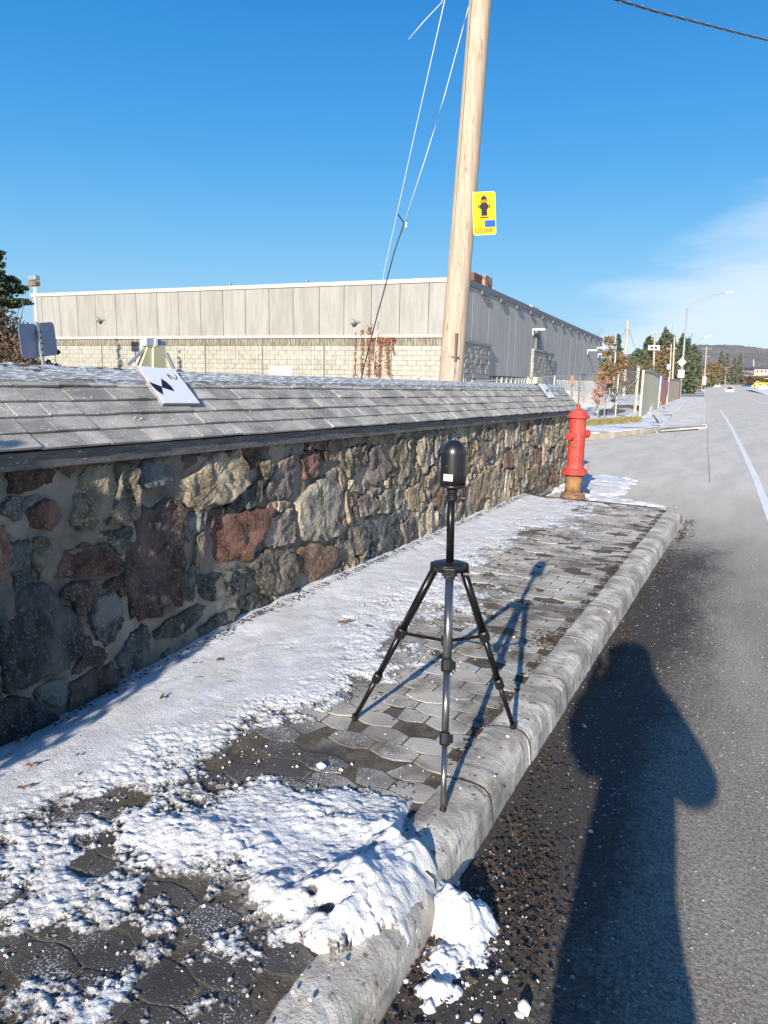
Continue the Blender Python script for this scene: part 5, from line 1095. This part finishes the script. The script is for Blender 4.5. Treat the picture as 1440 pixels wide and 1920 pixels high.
# young trees with autumn leaves
AUT=leafm('autumn_leaf',(.21,.14,.065),(.18,.16,.06),1.2); PNK=leafm('pinkish_leaf',(.42,.22,.18),(.32,.18,.10),1.2); AU2=leafm('rust_leaf',(.22,.115,.06),(.15,.08,.05),1.2)
def young(name,lab,u,vb,D,vt,wpx,m,seed,n=900,lo=.25,leaf=.06):
    b=Vector(PD(u,vb,D)); tz=PD(u,vt,D)[2]; h=tz-b.z; w=wpx/F_PX*D/2; t=thing(name,lab,'tree',tuple(b)); r=np.random.RandomState(seed)
    MB().tube([b,b+Vector((.03,0,h*.5)),b+Vector((0,0,h*.97))],[.03,.02,.006],6).build('trunk',mat('pale_bark',(.30,.27,.23),.9),t)
    mb=MB(); P=[]
    for k in range(26):
        f=lo+(1-lo)*r.rand(); a=r.rand()*6.28; L=w*(1.25-f)*(.6+.6*r.rand()); s=Vector((b.x,b.y,b.z+h*f)); e=s+Vector((math.cos(a)*L,math.sin(a)*L,L*.5)); mb.tube([s,e],[.008,.003],4)
        m_=int(n/26); tt=.3+.8*r.rand(m_); P.append(np.array(s)+np.outer(tt,np.array(e-s))+r.normal(size=(m_,3))*w*.13)
    mb.build('branches',mat('pale_bark',(.30,.27,.23),.9),t,kind='stuff'); V,Fs=leaves_mesh(np.concatenate(P),leaf,seed); obj('foliage',V,Fs,m,t); return t
young('young_tree','slim young tree with yellow brown autumn leaves beside the fence corner',1132,786,29.6,638,42,AUT,4,1300,.35)
young('young_tree','small tree with pinkish leaves in front of the building end',1120,788,28.9,690,36,PNK,5,700,.3,.05)
young('young_tree','small rust coloured tree behind the fence left of the tall pole',1160,760,40,664,34,AU2,6,800,.3,.08)
young('young_tree','low yellowish sapling inside the fence on the snow',1150,775,35,715,26,AUT,8,160,.2,.06)
young('young_tree','small leafy sapling standing behind the green slatted fence',1208,745,46,676,16,GBR,9,500,.3,.09)
# posts near the corner
def marker_post(u,v0,v1,u1,D,m,lab,r=.03):
    a,b=Vector(PD(u,v1,D)),Vector(PD(u1,v0,D)); t=thing('marker_post',lab,'marker post',tuple(a)); MB().tube([a,a+(b-a)*.52],[r*.6,r*.6],6).build('stake',GALV,t); MB().tube([a+(b-a)*.5,b],[r,r],6).build('reflective_tube',m,t); return t
MP=mat('purple_blue_plastic',(.10,.07,.30),.5)
g_=G(1236,795,0); D_=float((g_-CC)@CF); mp_=marker_post(1236,708,796,1243,D_,MP,'thin blue and purple marker stake nearest on the verge snow'); a=Vector(PD(1236,796,D_)); MB().tube([a+Vector((-.25,0,.35)),a],[.02,.02],5).build('stub',BLK,mp_)
g_=G(1248,768,0); D_=float((g_-CC)@CF); marker_post(1248,716,768,1253,D_,MP,'second thin purple marker stake farther along the fence',.04)
marker_post(1072,703,745,1073,29.5,mat('orange_plastic',(.75,.22,.06),.5),'orange marker post seen above the end of the stone wall',.07)
# ------------------------------------------------------------------ POLES AND LAMPS ALONG THE ROAD
def street_lamp(lab,ub,vb,D,ut,vt,arm,flip=1):
    b=Vector(PD(ub,vb,D)); t=Vector(PD(ut,vt,D)); o=thing('street_lamp',lab,'street lamp',tuple(b)); MB().tube([b,b+(t-b)*.5,t],[.13*D/77,.10*D/77,.07*D/77],10).build('pole',mat('lamp_grey',(.34,.34,.32),.6),o,smooth=True)
    P=[Vector(PD(u,v,D)) for u,v in arm]; MB().tube(P,[.045*D/77]*len(P),6).build('arm',MT['lamp_grey'],o)
    Q=[t-Vector((0,0,.6*D/77))]+[p-Vector((0,0,.55*(1-k/(len(P)-1))*D/77)) for k,p in enumerate(P)][1:-1]+[P[-2]]; MB().tube(Q,[.035*D/77]*len(Q),6).build('lower_arm',MT['lamp_grey'],o)
    e=P[-1]; d=(P[-1]-P[-2]).normalized(); s=D/77; MB().tube([e-d*.1*s,e+d*.1*s,e+d*.5*s,e+d*.85*s],[.04*s,.08*s,.10*s,.04*s],10).build('lamp_head',WHITE,o,smooth=True); return o
s1=street_lamp('tall grey street lamp with a double curved arm beside the fence end',1274,748,77,1289,577,[(1289,577),(1305,567),(1325,557),(1345,551),(1362,549)])
street_lamp('farther street lamp whose head shows right of the near lamp pole',1293,742,147,1297,652,[(1297,652),(1305,642),(1315,635),(1322,633)])
dm=thing('diamond_sign','pale back of a diamond sign fixed to the near street lamp pole','road sign',tuple(PD(1278.5,679,76.4))); c=Vector(PD(1278.5,679,76.6)); MB().prism([(-.5,0),(0,-.5),(.5,0),(0,.5)],(c,RR,Vector((0,0,1)),-FF),.02).build('sign_plate',mat('pale_sign',(.66,.64,.58),.6),dm)
dm=thing('rectangular_sign','grey rectangular sign back below the diamond sign on the lamp pole','road sign',tuple(PD(1277,701,76.4))); c=Vector(PD(1277,701,76.6)); MB().prism(rrect(.72,.85,.06),(c,RR,Vector((0,0,1)),-FF),.02).build('sign_plate',mat('grey_sign',(.46,.45,.44),.6),dm)
def upole(lab,ub,vb,D,ut,vt,r=.15,cross=None,extra=None):
    b=Vector(PD(ub,vb,D)); t=Vector(PD(ut,vt,D)); o=thing('utility_pole',lab,'utility pole',tuple(b)); MB().tube([b,t],[r,r*.7],9).build('shaft',mat('far_pole_wood',(.50,.44,.33),.85,var=(.38,.34,.26),scale=3),o)
    if cross:
        for (v,w) in cross: 
            k=(v-vt)/(vb-vt); c=t+(b-t)*k; MB().tube([c-RR*w-FF*.1,c+RR*w-FF*.1],[.05,.05],5).build('crossarm',MT['far_pole_wood'],o)
            for q in (-.9,.9,0): MB().lathe([(.05,0),(.06,.1),(.03,.16)],tuple(c+RR*w*q+Vector((0,0,.05))-FF*.1),6).build('insulator',GALV,o)
    return o
pA=upole('bare wooden pole behind the fence, tallest left of the green trees',1169,745,70,1177,602,.17)
upole('short thin wooden pole left of the tall bare pole',1149,742,78,1155,649,.12); upole('thinnest grey pole at the leaning fence left',1143,742,78,1144,662,.09)
pB=upole('wooden pole with a crossarm and a white panel halfway up',1223,745,95,1228,624,.16,[(627,.7),(637,.5)])
wp=thing('white_panel','white panel with two dark discs fixed to the crossarm pole','panel',tuple(PD(1226,652,94.4))); c=Vector(PD(1226,652,94.6)); MB().prism(rrect(1.55,.62,.05),(c,RR,Vector((0,0,1)),-FF),.05).build('panel_plate',WHITE,wp)
for q in (-.3,.25): MB().prism([(.17*math.cos(a),.17*math.sin(a)) for a in np.linspace(0,6.28,13)[:-1]],(c+RR*q-FF*.052,RR,Vector((0,0,1)),-FF),.03).build('disc',BLK,wp)
upole('thin wooden pole with crossarm and white box, left of the lamp pole',1253,748,88,1259,645,.11,[(654,.62)]); upole('pale wooden pole just left of the street lamp',1259,748,86,1265,632,.13)
tb=thing('transformer_box','small white box on the thin pole left of the street lamp','box',tuple(PD(1254,688,87.5))); MB().lathe([(.2,-.3),(.24,-.25),(.24,.25),(.2,.3)],tuple(PD(1254,688,87.5)),12).build('casing',WHITE,tb)
cable('span_wire',[Vector(PD(1176,612,70)),Vector(PD(1162,640,70))],.018,BWIRE,'thin guy wire left of the tall bare far pole','wire',n=4); cable('span_wire',[Vector(PD(1177,612,70)),Vector(PD(1190,650,74))],.018,BWIRE,'thin guy wire right of the tall bare far pole','wire',n=4)
a=line(PD(1192,655,90),PD(1290,646,130),8,.4); cable('span_wire',a,.02,BWIRE,'thin service wire across the far trees','wire',n=4)
m1_=upole('dark thin pole standing on the far island',1319,737,170,1325,650,.16,[(668,.9),(654,1.2)]); m2_=upole('short pole with a white sign on the far island',1315,735,168,1318,702,.10)
is_=thing('island_sign','small white sign on the short pole of the far island','road sign',tuple(PD(1321,712,167))); c=Vector(PD(1321,714,167)); MB().prism(rrect(.7,1.9,.1),(c,RR,Vector((0,0,1)),-FF),.04).build('sign_plate',WHITE,is_); c=Vector(PD(1319.5,735,167)); MB().lathe([(.5,-.4),(.55,.1),(.4,.3)],tuple(c),10).build('concrete_foot',WHITE,is_)
upole('grey pole in front of the spruces far down the road',1359,722,240,1362,690,.12,[(689,1.1)]); upole('pale pole behind the house roofs at far right',1413,705,300,1413,674,.35)
# ------------------------------------------------------------------ CARS
CARW=mat('white_car_paint',(.80,.80,.80),.3,coat=.6); TYRE=mat('tyre_rubber',(.02,.02,.02),.8); TL=mat('tail_light_red',(.45,.02,.02),.3); GLS=mat('car_glass',(.02,.025,.03),.1)
def car(lab,u,v,D,paint,yaw,w=1.85,hgt=1.5,l=4.4):
    c=Vector(PD(u,v,D)); t=thing('parked_car' if 'parked' in lab else 'car',lab,'car',tuple(c),rz=yaw)
    w2=w/2; sec=[(-l/2,.35,.78,.78),(-l/2+.12,.25,.98,.98),(-l*.3,.22,1.0,1.0),(0,.22,.98,1.0),(l*.25,.22,.95,1.),(l*.42,.25,.80,.96),(l/2,.35,.62,.85)]
    V=[]; 
    for y,z0,z1,ws in sec: V+=[(-w2*ws,y,z0),(w2*ws,y,z0),(w2*ws,y,z1*.75),(w2*ws*.93,y,z1),(-w2*ws*.93,y,z1),(-w2*ws,y,z1*.75)]
    n=len(sec); Fs=[(i*6+k,i*6+(k+1)%6,i*6+6+(k+1)%6,i*6+6+k) for i in range(n-1) for k in range(6)]+[tuple(range(6))[::-1],tuple((n-1)*6+k for k in range(6))]
    b=obj('body',V,[tuple(f) for f in Fs],paint,t,local=True)
    V=[];cs=[(-l/2+.15,.97,.84,.97),(-l/2+.45,hgt,.72,.97),(l*.08,hgt,.72,.97),(l*.27,.96,.84,.96)]
    P=[(-w2*.86,-l/2+.14,.97),(w2*.86,-l/2+.14,.97),(w2*.86,l*.28,.96),(-w2*.86,l*.28,.96),(-w2*.70,-l/2+.5,hgt),(w2*.70,-l/2+.5,hgt),(w2*.70,l*.08,hgt),(-w2*.70,l*.08,hgt)]
    MB().hexa(P).build('cabin',paint,t,local=True)
    def quad(a,b_,c_,d,sx,sy,out): 
        a,b_,c_,d=[Vector(P[i]) for i in (a,b_,c_,d)]; m=(a+b_+c_+d)/4; q=[m+(x-m)*Vector((1,1,1)).x*.86+Vector(out) for x in (a,b_,c_,d)]; return q
    for (i,out,nm) in (((0,1,5,4),(0,-.02,.01),'rear_window'),((2,3,7,6),(0,.02,.01),'windscreen'),((1,2,6,5),(.02,0,0),'side_window'),((3,0,4,7),(-.02,0,0),'side_window')):
        q=quad(*i,1,1,out); mb=MB(); mb.hexa([tuple(x-Vector(out)*1.5) for x in q]+[tuple(x) for x in q]); mb.build(nm,GLS,t,local=True)
    for sx in (-1,1):
        for y in (-l*.3,l*.31): wv=MB().lathe([(.2,-.1),(.32,-.1),(.33,0),(.32,.1),(.2,.1)],(sx*(w2-.12),y,.33),16,ax=(1,0,0)).build('wheel',TYRE,t,local=True); MB().lathe([(.19,-.02),(.18,.03),(.05,.04)],(sx*(w2-.02),y,.33),10,ax=(sx,0,0)).build('rim',GALV,wv,local=True)
        MB().box((sx*w2*.80,-l/2+.03,.80),(.26,.12,.2)).build('tail_light',TL,t,local=True); MB().box((sx*(w2+.08),l*.16,.98),(.16,.1,.12)).build('door_mirror',paint,t,local=True)
        MB().box((sx*w2*.62,l/2-.06,.62),(.34,.1,.14)).build('headlight',WHITE,t,local=True)
    MB().box((0,-l/2+.0,.36),(w*.8,.1,.18)).build('bumper',BLK,t,local=True); MB().box((0,-l/2+.02,.68),(.5,.1,.12)).build('number_plate',WHITE,t,local=True)
    return t
car('white hatchback driving away on the far road, nearer of two white cars',1367,738,165,CARW,.06)
car('white car farther down the road, close to the island',1341,728,215,CARW,.3)
car('dark blue car parked beside the yellow digger at far right',1405,727,225,mat('dark_blue_paint',(.02,.05,.14),.3,coat=.5),1.2)
# yellow digger
dg=thing('yellow_digger','yellow digger standing on the snowy verge at far right','digger',tuple(PD(1430,728,205))); c=Vector(PD(1430,728,205)); YD=mat('digger_yellow',(.80,.52,.02),.5)
MB().box((c.x+.3,c.y,c.z+1.2),(2.6,1.8,.8)).build('body',YD,dg,bev=.1); MB().box((c.x+1,c.y,c.z+2.1),(1.2,1.4,1.2)).build('cab',GLS,dg,bev=.08); MB().box((c.x+1,c.y,c.z+2.75),(1.4,1.6,.15)).build('cab_roof',YD,dg)
for sy_ in (-.8,.8): MB().lathe([(.5,-.2),(.6,-.15),(.6,.15),(.5,.2)],(c.x-.8,c.y+sy_,c.z+.6),14,ax=(0,1,0)).build('wheel',TYRE,dg); MB().lathe([(.5,-.2),(.6,-.15),(.6,.15),(.5,.2)],(c.x+1.3,c.y+sy_,c.z+.6),14,ax=(0,1,0)).build('wheel',TYRE,dg)
MB().tube([(c.x-.6,c.y,c.z+1.5),(c.x-1.6,c.y,c.z+2.0),(c.x-2.5,c.y,c.z+.9)],[.18,.16,.14],6).build('boom',YD,dg); MB().box((c.x-2.6,c.y,c.z+.5),(.7,1.6,.7)).build('bucket',YD,dg,bev=.1)
for k,(u,v,w,h,cc,lab) in enumerate(((1419,729,1.0,1.6,(.30,.42,.18),'green work crate beside the digger'),(1434,732,3.2,1.3,(.72,.72,.72),'long white barrier below the yellow digger'),(1281,735,1.0,1.7,(.7,.7,.7),'white cabinet left of the far island'))):
    c=Vector(PD(u,v,195)); t=thing('roadside_box',lab,'box',tuple(c)); MB().box((c.x,c.y,c.z+h*.5),(w,.7,h*.9)).build('casing',mat('box_paint_%d'%0 if cc[0]>.6 else 'crate_green',cc,.6),t,bev=.06); MB().box((c.x,c.y,c.z+h*.97),(w*1.06,.8,h*.08)).build('lid',GALV,t)
# snow strips on the far island and right verge
def patch(name,px,z,m,**k):
    V=[]
    for u,v in px: V.append(tuple(G(u,v,z)))
    return obj(name,V,[tuple(range(len(V)))],m,**k)
V=[tuple(PD(u,v,D)) for u,v,D in ((1398,728,175),(1440,741,140),(1560,760,120),(1560,732,175),(1440,730,190))]; obj('snowy_verge',V,[tuple(range(5))],SNOWD,kind='structure')
V=[tuple(PD(u,v,D)) for u,v,D in ((1279,736,165),(1293,736,165),(1294,730,185),(1279,729,185))]; obj('snowy_verge',V,[tuple(range(4))],SNOWD,kind='structure')
# wooden guard rail beyond the junction
gr=thing('guard_rail','low brown wooden guard rail across the far end of the road','guard rail',tuple(PD(1350,722,262)))
GRM=mat('rail_wood',(.34,.20,.12),.8)
Pr=[Vector(PD(u,v,D)) for u,v,D in ((1225,728,225),(1262,725,240),(1300,722,255),(1345,720,262),(1400,722,262),(1460,724,255),(1520,726,240))]
for a,b in zip(Pr[:-1],Pr[1:]):
    n=5
    for k in range(n): p,q=a+(b-a)*(k/n),a+(b-a)*((k+1)/n); MB().tube([p,q],[.22,.22],4).build('rail',GRM,gr); MB().box((p.x,p.y,p.z-.3),(.3,.3,1.2)).build('post',GRM,gr)
# houses
def house(lab,u0,u1,vb,vw,vr,D,wall,roof,win,chim=False,red=None):
    a,b=Vector(PD(u0,vb,D)),Vector(PD(u1,vb,D)); w=(b-a).length; hw_=(vb-vw)/F_PX*D; hr=(vw-vr)/F_PX*D; c=(a+b)/2; t=thing('house',lab,'house',tuple(c),rz=YAW*0); dp=9.
    r_=RR; f_=FF; z=Vector((0,0,1)); P=[c-r_*w/2,c+r_*w/2,c+r_*w/2+f_*dp,c-r_*w/2+f_*dp]
    MB().hexa([tuple(p-z*3) for p in P]+[tuple(p+z*hw_) for p in P]).build('wall',wall,t)
    e=.5; Q=[c-r_*(w/2+e)-f_*e,c+r_*(w/2+e)-f_*e,c+r_*(w/2+e)+f_*(dp+e),c-r_*(w/2+e)+f_*(dp+e)]; T=[c-r_*w*.22+f_*dp/2,c+r_*w*.22+f_*dp/2]
    V=[tuple(p+z*(hw_+.02)) for p in Q]+[tuple(p+z*(hw_+hr)) for p in T]; rf=obj('roof',V,[(0,1,5,4),(1,2,5),(2,3,4,5),(3,0,4),(3,2,1,0)],roof,t)
    if chim: q=T[0]+z*hr*1.0+z*hw_; MB().box((q.x,q.y,q.z+.1),(.8,.8,1.8)).build('chimney',wall,rf)
    for k in range(win):
        q=c-r_*w*(.34-.68*k/max(1,win-1))-f_*.03+z*hw_*.5; o=MB().prism(rrect(w*.11,hw_*.42,.02,1),(q,r_,z,-f_),.06).build('window',WHM,t); MB().prism(rrect(w*.09,hw_*.36,.02,1),(q-f_*.062,r_,z,-f_),.03).build('pane',GLS,o)
    q=c+r_*w*.12-f_*.03+z*hw_*.3; MB().prism(rrect(w*.08,hw_*.6,.02,1),(q,r_,z,-f_),.05).build('door',WHITE,t); return t
HB=mat('brown_brick',(.30,.20,.15),.9); HP=mat('pinkish_wall',(.50,.40,.38),.9); RG=mat('grey_roof',(.12,.13,.15),.85)
house('brown brick house with a dark grey hip roof behind the far spruces',1386,1416,699,690,681,300,HB,RG,3); house('pinkish low house with a grey roof at the right picture edge',1414,1448,701,692,687,285,HP,RG,4)
house('small house with a dark roof behind the far island poles',1309,1327,712,692,681,290,HB,RG,2,True); house('low grey roofed building in front of the brown brick house',1386,1413,708,702,697,275,HP,RG,2)
# ------------------------------------------------------------------ FAR TREES
def ctree(lab,u,vb,vt,D,wpx,n,m,seed,leaf,nm='spruce_tree',group=None):
    b=PD(u,vb,D); h=(vb-vt)/F_PX*D; return conifer(nm,lab,tuple(b),h,wpx/F_PX*D/2,n,[m],leaf,seed,group)
for k,(u,vt,w) in enumerate(((1347,660,24),(1358,664,20),(1373,672,20),(1383,664,22))):
    ctree(['left one of the four tall spruces at the road end','second of the four far spruces','third and lowest of the four far spruces','right one of the four tall spruces at the road end'][k],u,722,vt,255,w,4200,EV3,40+k,.36,group='row of four far spruces')
ctree('green spruce behind the tall bare pole',1152,735,630,105,44,5200,EV2,51,.22)
for k,(u,vt,w,lab) in enumerate(((1195,656,40,'rounded green tree left of the white panel pole'),(1213,636,34,'dark green pine behind the crossarm pole'),(1243,626,46,'tallest dark pine between the far poles'),(1272,634,40,'dark green pine right behind the pale pole'),(1294,655,34,'lower dark pine right of the street lamp pole'))):
    b=PD(u,738,125+k*4); h=(738-vt)/F_PX*(125+k*4); bush('pine_tree',lab,tuple(b),w/F_PX*125/2,3.,h*1.0,5200,[EV2,EV1,EV2,EV2,EV2][k],.33,60+k,cat='tree',twigs=6)
b=PD(1237,740,118); bush('tamarack_tree','golden brown tamarack left of the thin poles',tuple(b),1.9,2,7.6,2600,TAM,.25,71,cat='tree',twigs=6)
for k,(u,v,D,rx,h,m,lab) in enumerate(((1170,742,85,3.5,3.6,BRUSH,'brown brush behind the chain link fence'),(1190,740,95,3.5,4.6,GBR,'olive brush between the tall pole and the pines'),(1226,742,100,3,3.,BRUSH,'brown brush at the foot of the tamarack'),(1292,728,190,5,5.6,mat('reddish_brush',(.28,.15,.12),.9),'reddish bare brush right of the street lamp'),(1303,726,200,5.5,6.2,GBR,'green and brown bushes behind the island'),(1335,722,235,4,7.5,TAM,'golden bush left of the four spruces'),(1312,725,215,5,3.5,GBR,'low green bush beside the island poles'),(1398,722,262,8,3.6,BRUSH,'brown hedge below the houses at far right'),(1432,720,262,7,3.,leafm('green_hedge',(.16,.22,.05),(.12,.16,.05)),'bright green hedge behind the yellow digger'),(1366,722,262,6,2.4,BRUSH,'brown undergrowth at the foot of the spruces'))):
    bush('roadside_bush',lab,tuple(PD(u,v,D)),rx,2.5,h,1900,m,.17 if D<150 else .33,80+k,twigs=10)
p=PD(1446,700,150); bare_tree('bare_tree','thin bare tree at the right picture edge above the houses',tuple(p),6.,9,m=TW,lv=4,r0=.07)
# far wood reading as one mass behind everything
pts=[]; r=np.random.RandomState(2)
for u in range(1120,1450,2):
    D=330+r.rand()*60; 
    for _ in range(46): q=PD(u+r.normal()*2,712,D)+np.array([0,0,abs(r.normal())*3.0-1]); pts.append(q)
V,Fs=leaves_mesh(pts,.9,5); obj('far_wood',V,Fs,leafm('far_twigs',(.20,.16,.13),(.12,.12,.08),.05),kind='stuff',label='far brown wood at the foot of the hill',cat='wood')
# hill
HM=mat('bare_forest_hill',(.27,.225,.215),1,var=(.19,.16,.155),scale=.018,stretch=(1,1,2.5),var2=(.15,.17,.14),scale2=.006,detail=10,bump=4,bscale=.05)  # distance haze put into the hill's pale colours
cr_=[(300,706),(700,704),(900,700),(1100,676),(1200,662),(1270,652),(1310,647.5),(1360,647),(1400,650),(1440,655),(1560,662),(1750,672),(2200,690)]
us=np.linspace(300,2200,520); vs=np.interp(us,[a for a,b in cr_],[b for a,b in cr_]); V=[]; K=26
for i,(u,v) in enumerate(zip(us,vs)):
    top=PD(u,v,1500); base=PD(u,722,620); 
    for k in range(K):
        t=k/(K-1); p=base+(top-base)*t; z=(top[2]-1)*(t**1.35)+2.5*float(vn(i*.9,k*1.3,3)+.6*vn(i*2.3,k*3,4))*min(1,t*3); V.append((p[0],p[1],z))
    q=PD(u,v,1900); V.append((q[0],q[1],max(1,top[2]*.6)))
obj('hill',V,grid_faces(520,K+1),HM,kind='structure')
# ------------------------------------------------------------------ OUTSIDE THE FRAME: shrub added and shaped to shade the wall, photographer
sb=thing('shade_shrub','cedar shrub added out of view to shade the stone wall','shrub',(-2.46,-.55,0)); r=np.random.RandomState(3); n=9000
d=r.normal(size=(n,3)); d/=np.linalg.norm(d,axis=1)[:,None]; rr=r.rand(n)**.35; f=.85+.35*fbm(d[:,0]*3+5,d[:,2]*3+d[:,1]*2,8,3)
P=np.array([-2.46,-.55,1.02])+d*np.array([.34,.62,1.10])*(rr*f)[:,None]; P=P[P[:,2]>0]; V,Fs=leaves_mesh(P,.035,4); obj('foliage',V,Fs,EV1,sb); MB().tube([(-2.46,-.55,0),(-2.46,-.55,1.7)],[.05,.015],6).build('stem',TRUNK,sb)
PXO=.15; PYO=-.33; pz=-.12
ps=thing('person','person in a dark winter coat and knitted hat holding up a phone','person',(PXO,PYO,pz))
SKIN=mat('skin',(.55,.36,.27),.5); COAT=mat('dark_coat',(.025,.03,.045),.8,bump=.002,bscale=200); TRO=mat('dark_trousers',(.03,.03,.035),.85); BOOT=mat('leather_boot',(.04,.025,.015),.5); HAT=mat('knitted_hat',(.05,.05,.06),.9)
def skin_obj(name,nodes,edges,m,root=0,sub=2,par=None):
    me=bpy.data.meshes.new(name); off=np.array(wl(par)); me.from_pydata([tuple(np.array(p[:3])-off) for p in nodes],edges,[]); me.materials.append(m); o=link(bpy.data.objects.new(name,me),par)
    md=o.modifiers.new('s','SKIN'); md.use_smooth_shade=True; sv=me.skin_vertices[0].data
    for i,p in enumerate(nodes): sv[i].radius=(p[3],p[4] if len(p)>4 else p[3]); sv[i].use_root=(i==root)
    o.modifiers.new('u','SUBSURF').levels=sub; o.modifiers['u'].render_levels=sub; return o
x0,y0=PXO,PYO
nodes=[(x0,y0,.86,.12,.10),(x0,y0,1.05,.12,.09),(x0,y0+.01,1.25,.14,.10),(x0,y0+.01,1.36,.06,.06),(x0,y0+.03,1.44,.055),(x0,y0+.035,1.53,.075,.09),(x0,y0+.03,1.61,.07,.085),
 (x0+.17,y0,1.30,.05),(x0+.31,y0-.0,1.11,.042),(x0+.15,y0+.24,1.36,.03),(x0-.17,y0,1.30,.05),(x0-.18,y0+.03,1.09,.042),(x0-.24,y0+.24,1.36,.03),
 (x0+.10,y0,.80,.085),(x0+.11,y0+.02,.38,.058),(x0+.11,y0-.01,-.02,.04),(x0+.11,y0+.14,-.08,.035),(x0-.10,y0,.80,.085),(x0-.11,y0+.02,.38,.058),(x0-.11,y0-.01,-.02,.04),(x0-.11,y0+.14,-.08,.035)]
edges=[(0,1),(1,2),(2,3),(3,4),(4,5),(5,6),(2,7),(7,8),(8,9),(2,10),(10,11),(11,12),(0,13),(13,14),(14,15),(15,16),(0,17),(17,18),(18,19),(19,20)]
# hands with fingers closing on the phone edges
for side,w in ((1,9),(-1,12)):
    wp_=np.array(nodes[w][:3]); ph=np.array([.075*side,-.03,1.47]); palm=wp_*.35+ph*.65; nodes.append((*palm,.026,.018)); pi=len(nodes)-1; edges.append((w,pi))
    for k in range(4):
        b_=palm+np.array([.0,.012,.028-.018*k+.005]); m_=ph+np.array([.006*side,.018,.022-.02*k]); e=ph+np.array([-.022*side-.004*k*side,.024,.022-.02*k]); s=len(nodes); nodes+= [(*((b_+palm)/2),.010),(*m_,.0085),(*e,.0075)]; edges+= [(pi,s),(s,s+1),(s+1,s+2)]
    s=len(nodes); nodes+= [(*(palm+np.array([-.012*side,-.02,.01])),.011),(*(ph+np.array([-.03*side,-.016,0])),.009)]; edges+= [(pi,s),(s,s+1)]
body=skin_obj('body',nodes,edges,SKIN,0,2,ps)
skin_obj('coat',[(x0,y0,.72,.195,.15),(x0+.01,y0,.9,.20,.15),(x0+.05,y0,1.08,.22,.145),(x0+.02,y0+.01,1.24,.21,.14),(x0,y0+.01,1.39,.12,.10),(x0+.19,y0,1.34,.11),(x0+.28,y0,1.12,.11),(x0+.16,y0+.19,1.30,.085),(x0-.17,y0,1.33,.09),(x0-.15,y0+.03,1.10,.075),(x0-.205,y0+.19,1.32,.06),(x0,y0,.62,.18,.13)],[(0,1),(1,2),(2,3),(3,4),(3,5),(5,6),(6,7),(3,8),(8,9),(9,10),(0,11)],COAT,1,2,ps)
for sx in (-1,1):
    skin_obj('trouser_leg',[(x0+.09*sx,y0,.80,.10),(x0+.11*sx,y0+.02,.38,.078),(x0+.115*sx,y0,.04,.07)],[(0,1),(1,2)],TRO,0,2,ps)
    skin_obj('boot',[(x0+.115*sx,y0-.01,.05,.058),(x0+.115*sx,y0-.01,-.05,.055),(x0+.12*sx,y0+.15,-.07,.048)],[(0,1),(1,2)],BOOT,0,2,ps)
MB().lathe([(.16,1.34),(.15,1.42),(.12,1.47),(.10,1.50),(.085,1.50)],(x0,y0,0),20).build('scarf',HAT,ps,smooth=True)
hd_=MB().lathe([(.26,1.18),(.29,1.28),(.27,1.37),(.22,1.45),(.165,1.52),(.13,1.60)],(0,0,0),24); hd_.v=[(x0+.01+v[0],y0-.03+v[1]*.62,v[2]) for v in hd_.v]; hd_.build('hood',COAT,ps,smooth=True)
MB().lathe([(.085,1.585),(.118,1.575),(.12,1.63),(.112,1.67),(.09,1.71),(.045,1.73),(.012,1.74)],(x0,y0+.03,0),20).build('hat',HAT,ps,smooth=True)
for sx in (-1,1):
    MB().lathe([(.013,-.004),(.011,.006),(.004,.010)],(x0+.03*sx,y0+.108,1.565),10,ax=(0,1,0)).build('eye',WHITE,ps); MB().lathe([(.006,.0),(.005,.012),(.002,.0125)],(x0+.03*sx,y0+.108,1.565),8,ax=(0,1,0)).build('pupil',BLK,ps)
    MB().lathe([(.012,-.01),(.02,0),(.014,.012)],(x0+.083*sx,y0+.025,1.545),8,ax=(sx,0,0)).build('ear',SKIN,ps)
MB().hexa([(x0-.016,y0+.10,1.515),(x0+.016,y0+.10,1.515),(x0+.006,y0+.10,1.56),(x0-.006,y0+.10,1.56),(x0-.012,y0+.135,1.512),(x0+.012,y0+.135,1.512),(x0+.004,y0+.118,1.56),(x0-.004,y0+.118,1.56)]).build('nose',SKIN,ps,bev=.005)
MB().box((x0,y0+.112,1.492),(.045,.008,.010)).build('mouth',mat('lips',(.40,.16,.14),.5),ps)
c=CC-CF*.016; ph=thing('phone','black mobile phone held up at eye level by the person','phone',tuple(c)); rm=Matrix([list(CR),list(CU),list(CF)]).transposed()
MB().box(tuple(c),(.075,.155,.008),rm).build('casing',BLK,ph); MB().box(tuple(c-CF*.0047),(.068,.145,.001),rm).build('screen',GLS,ph)
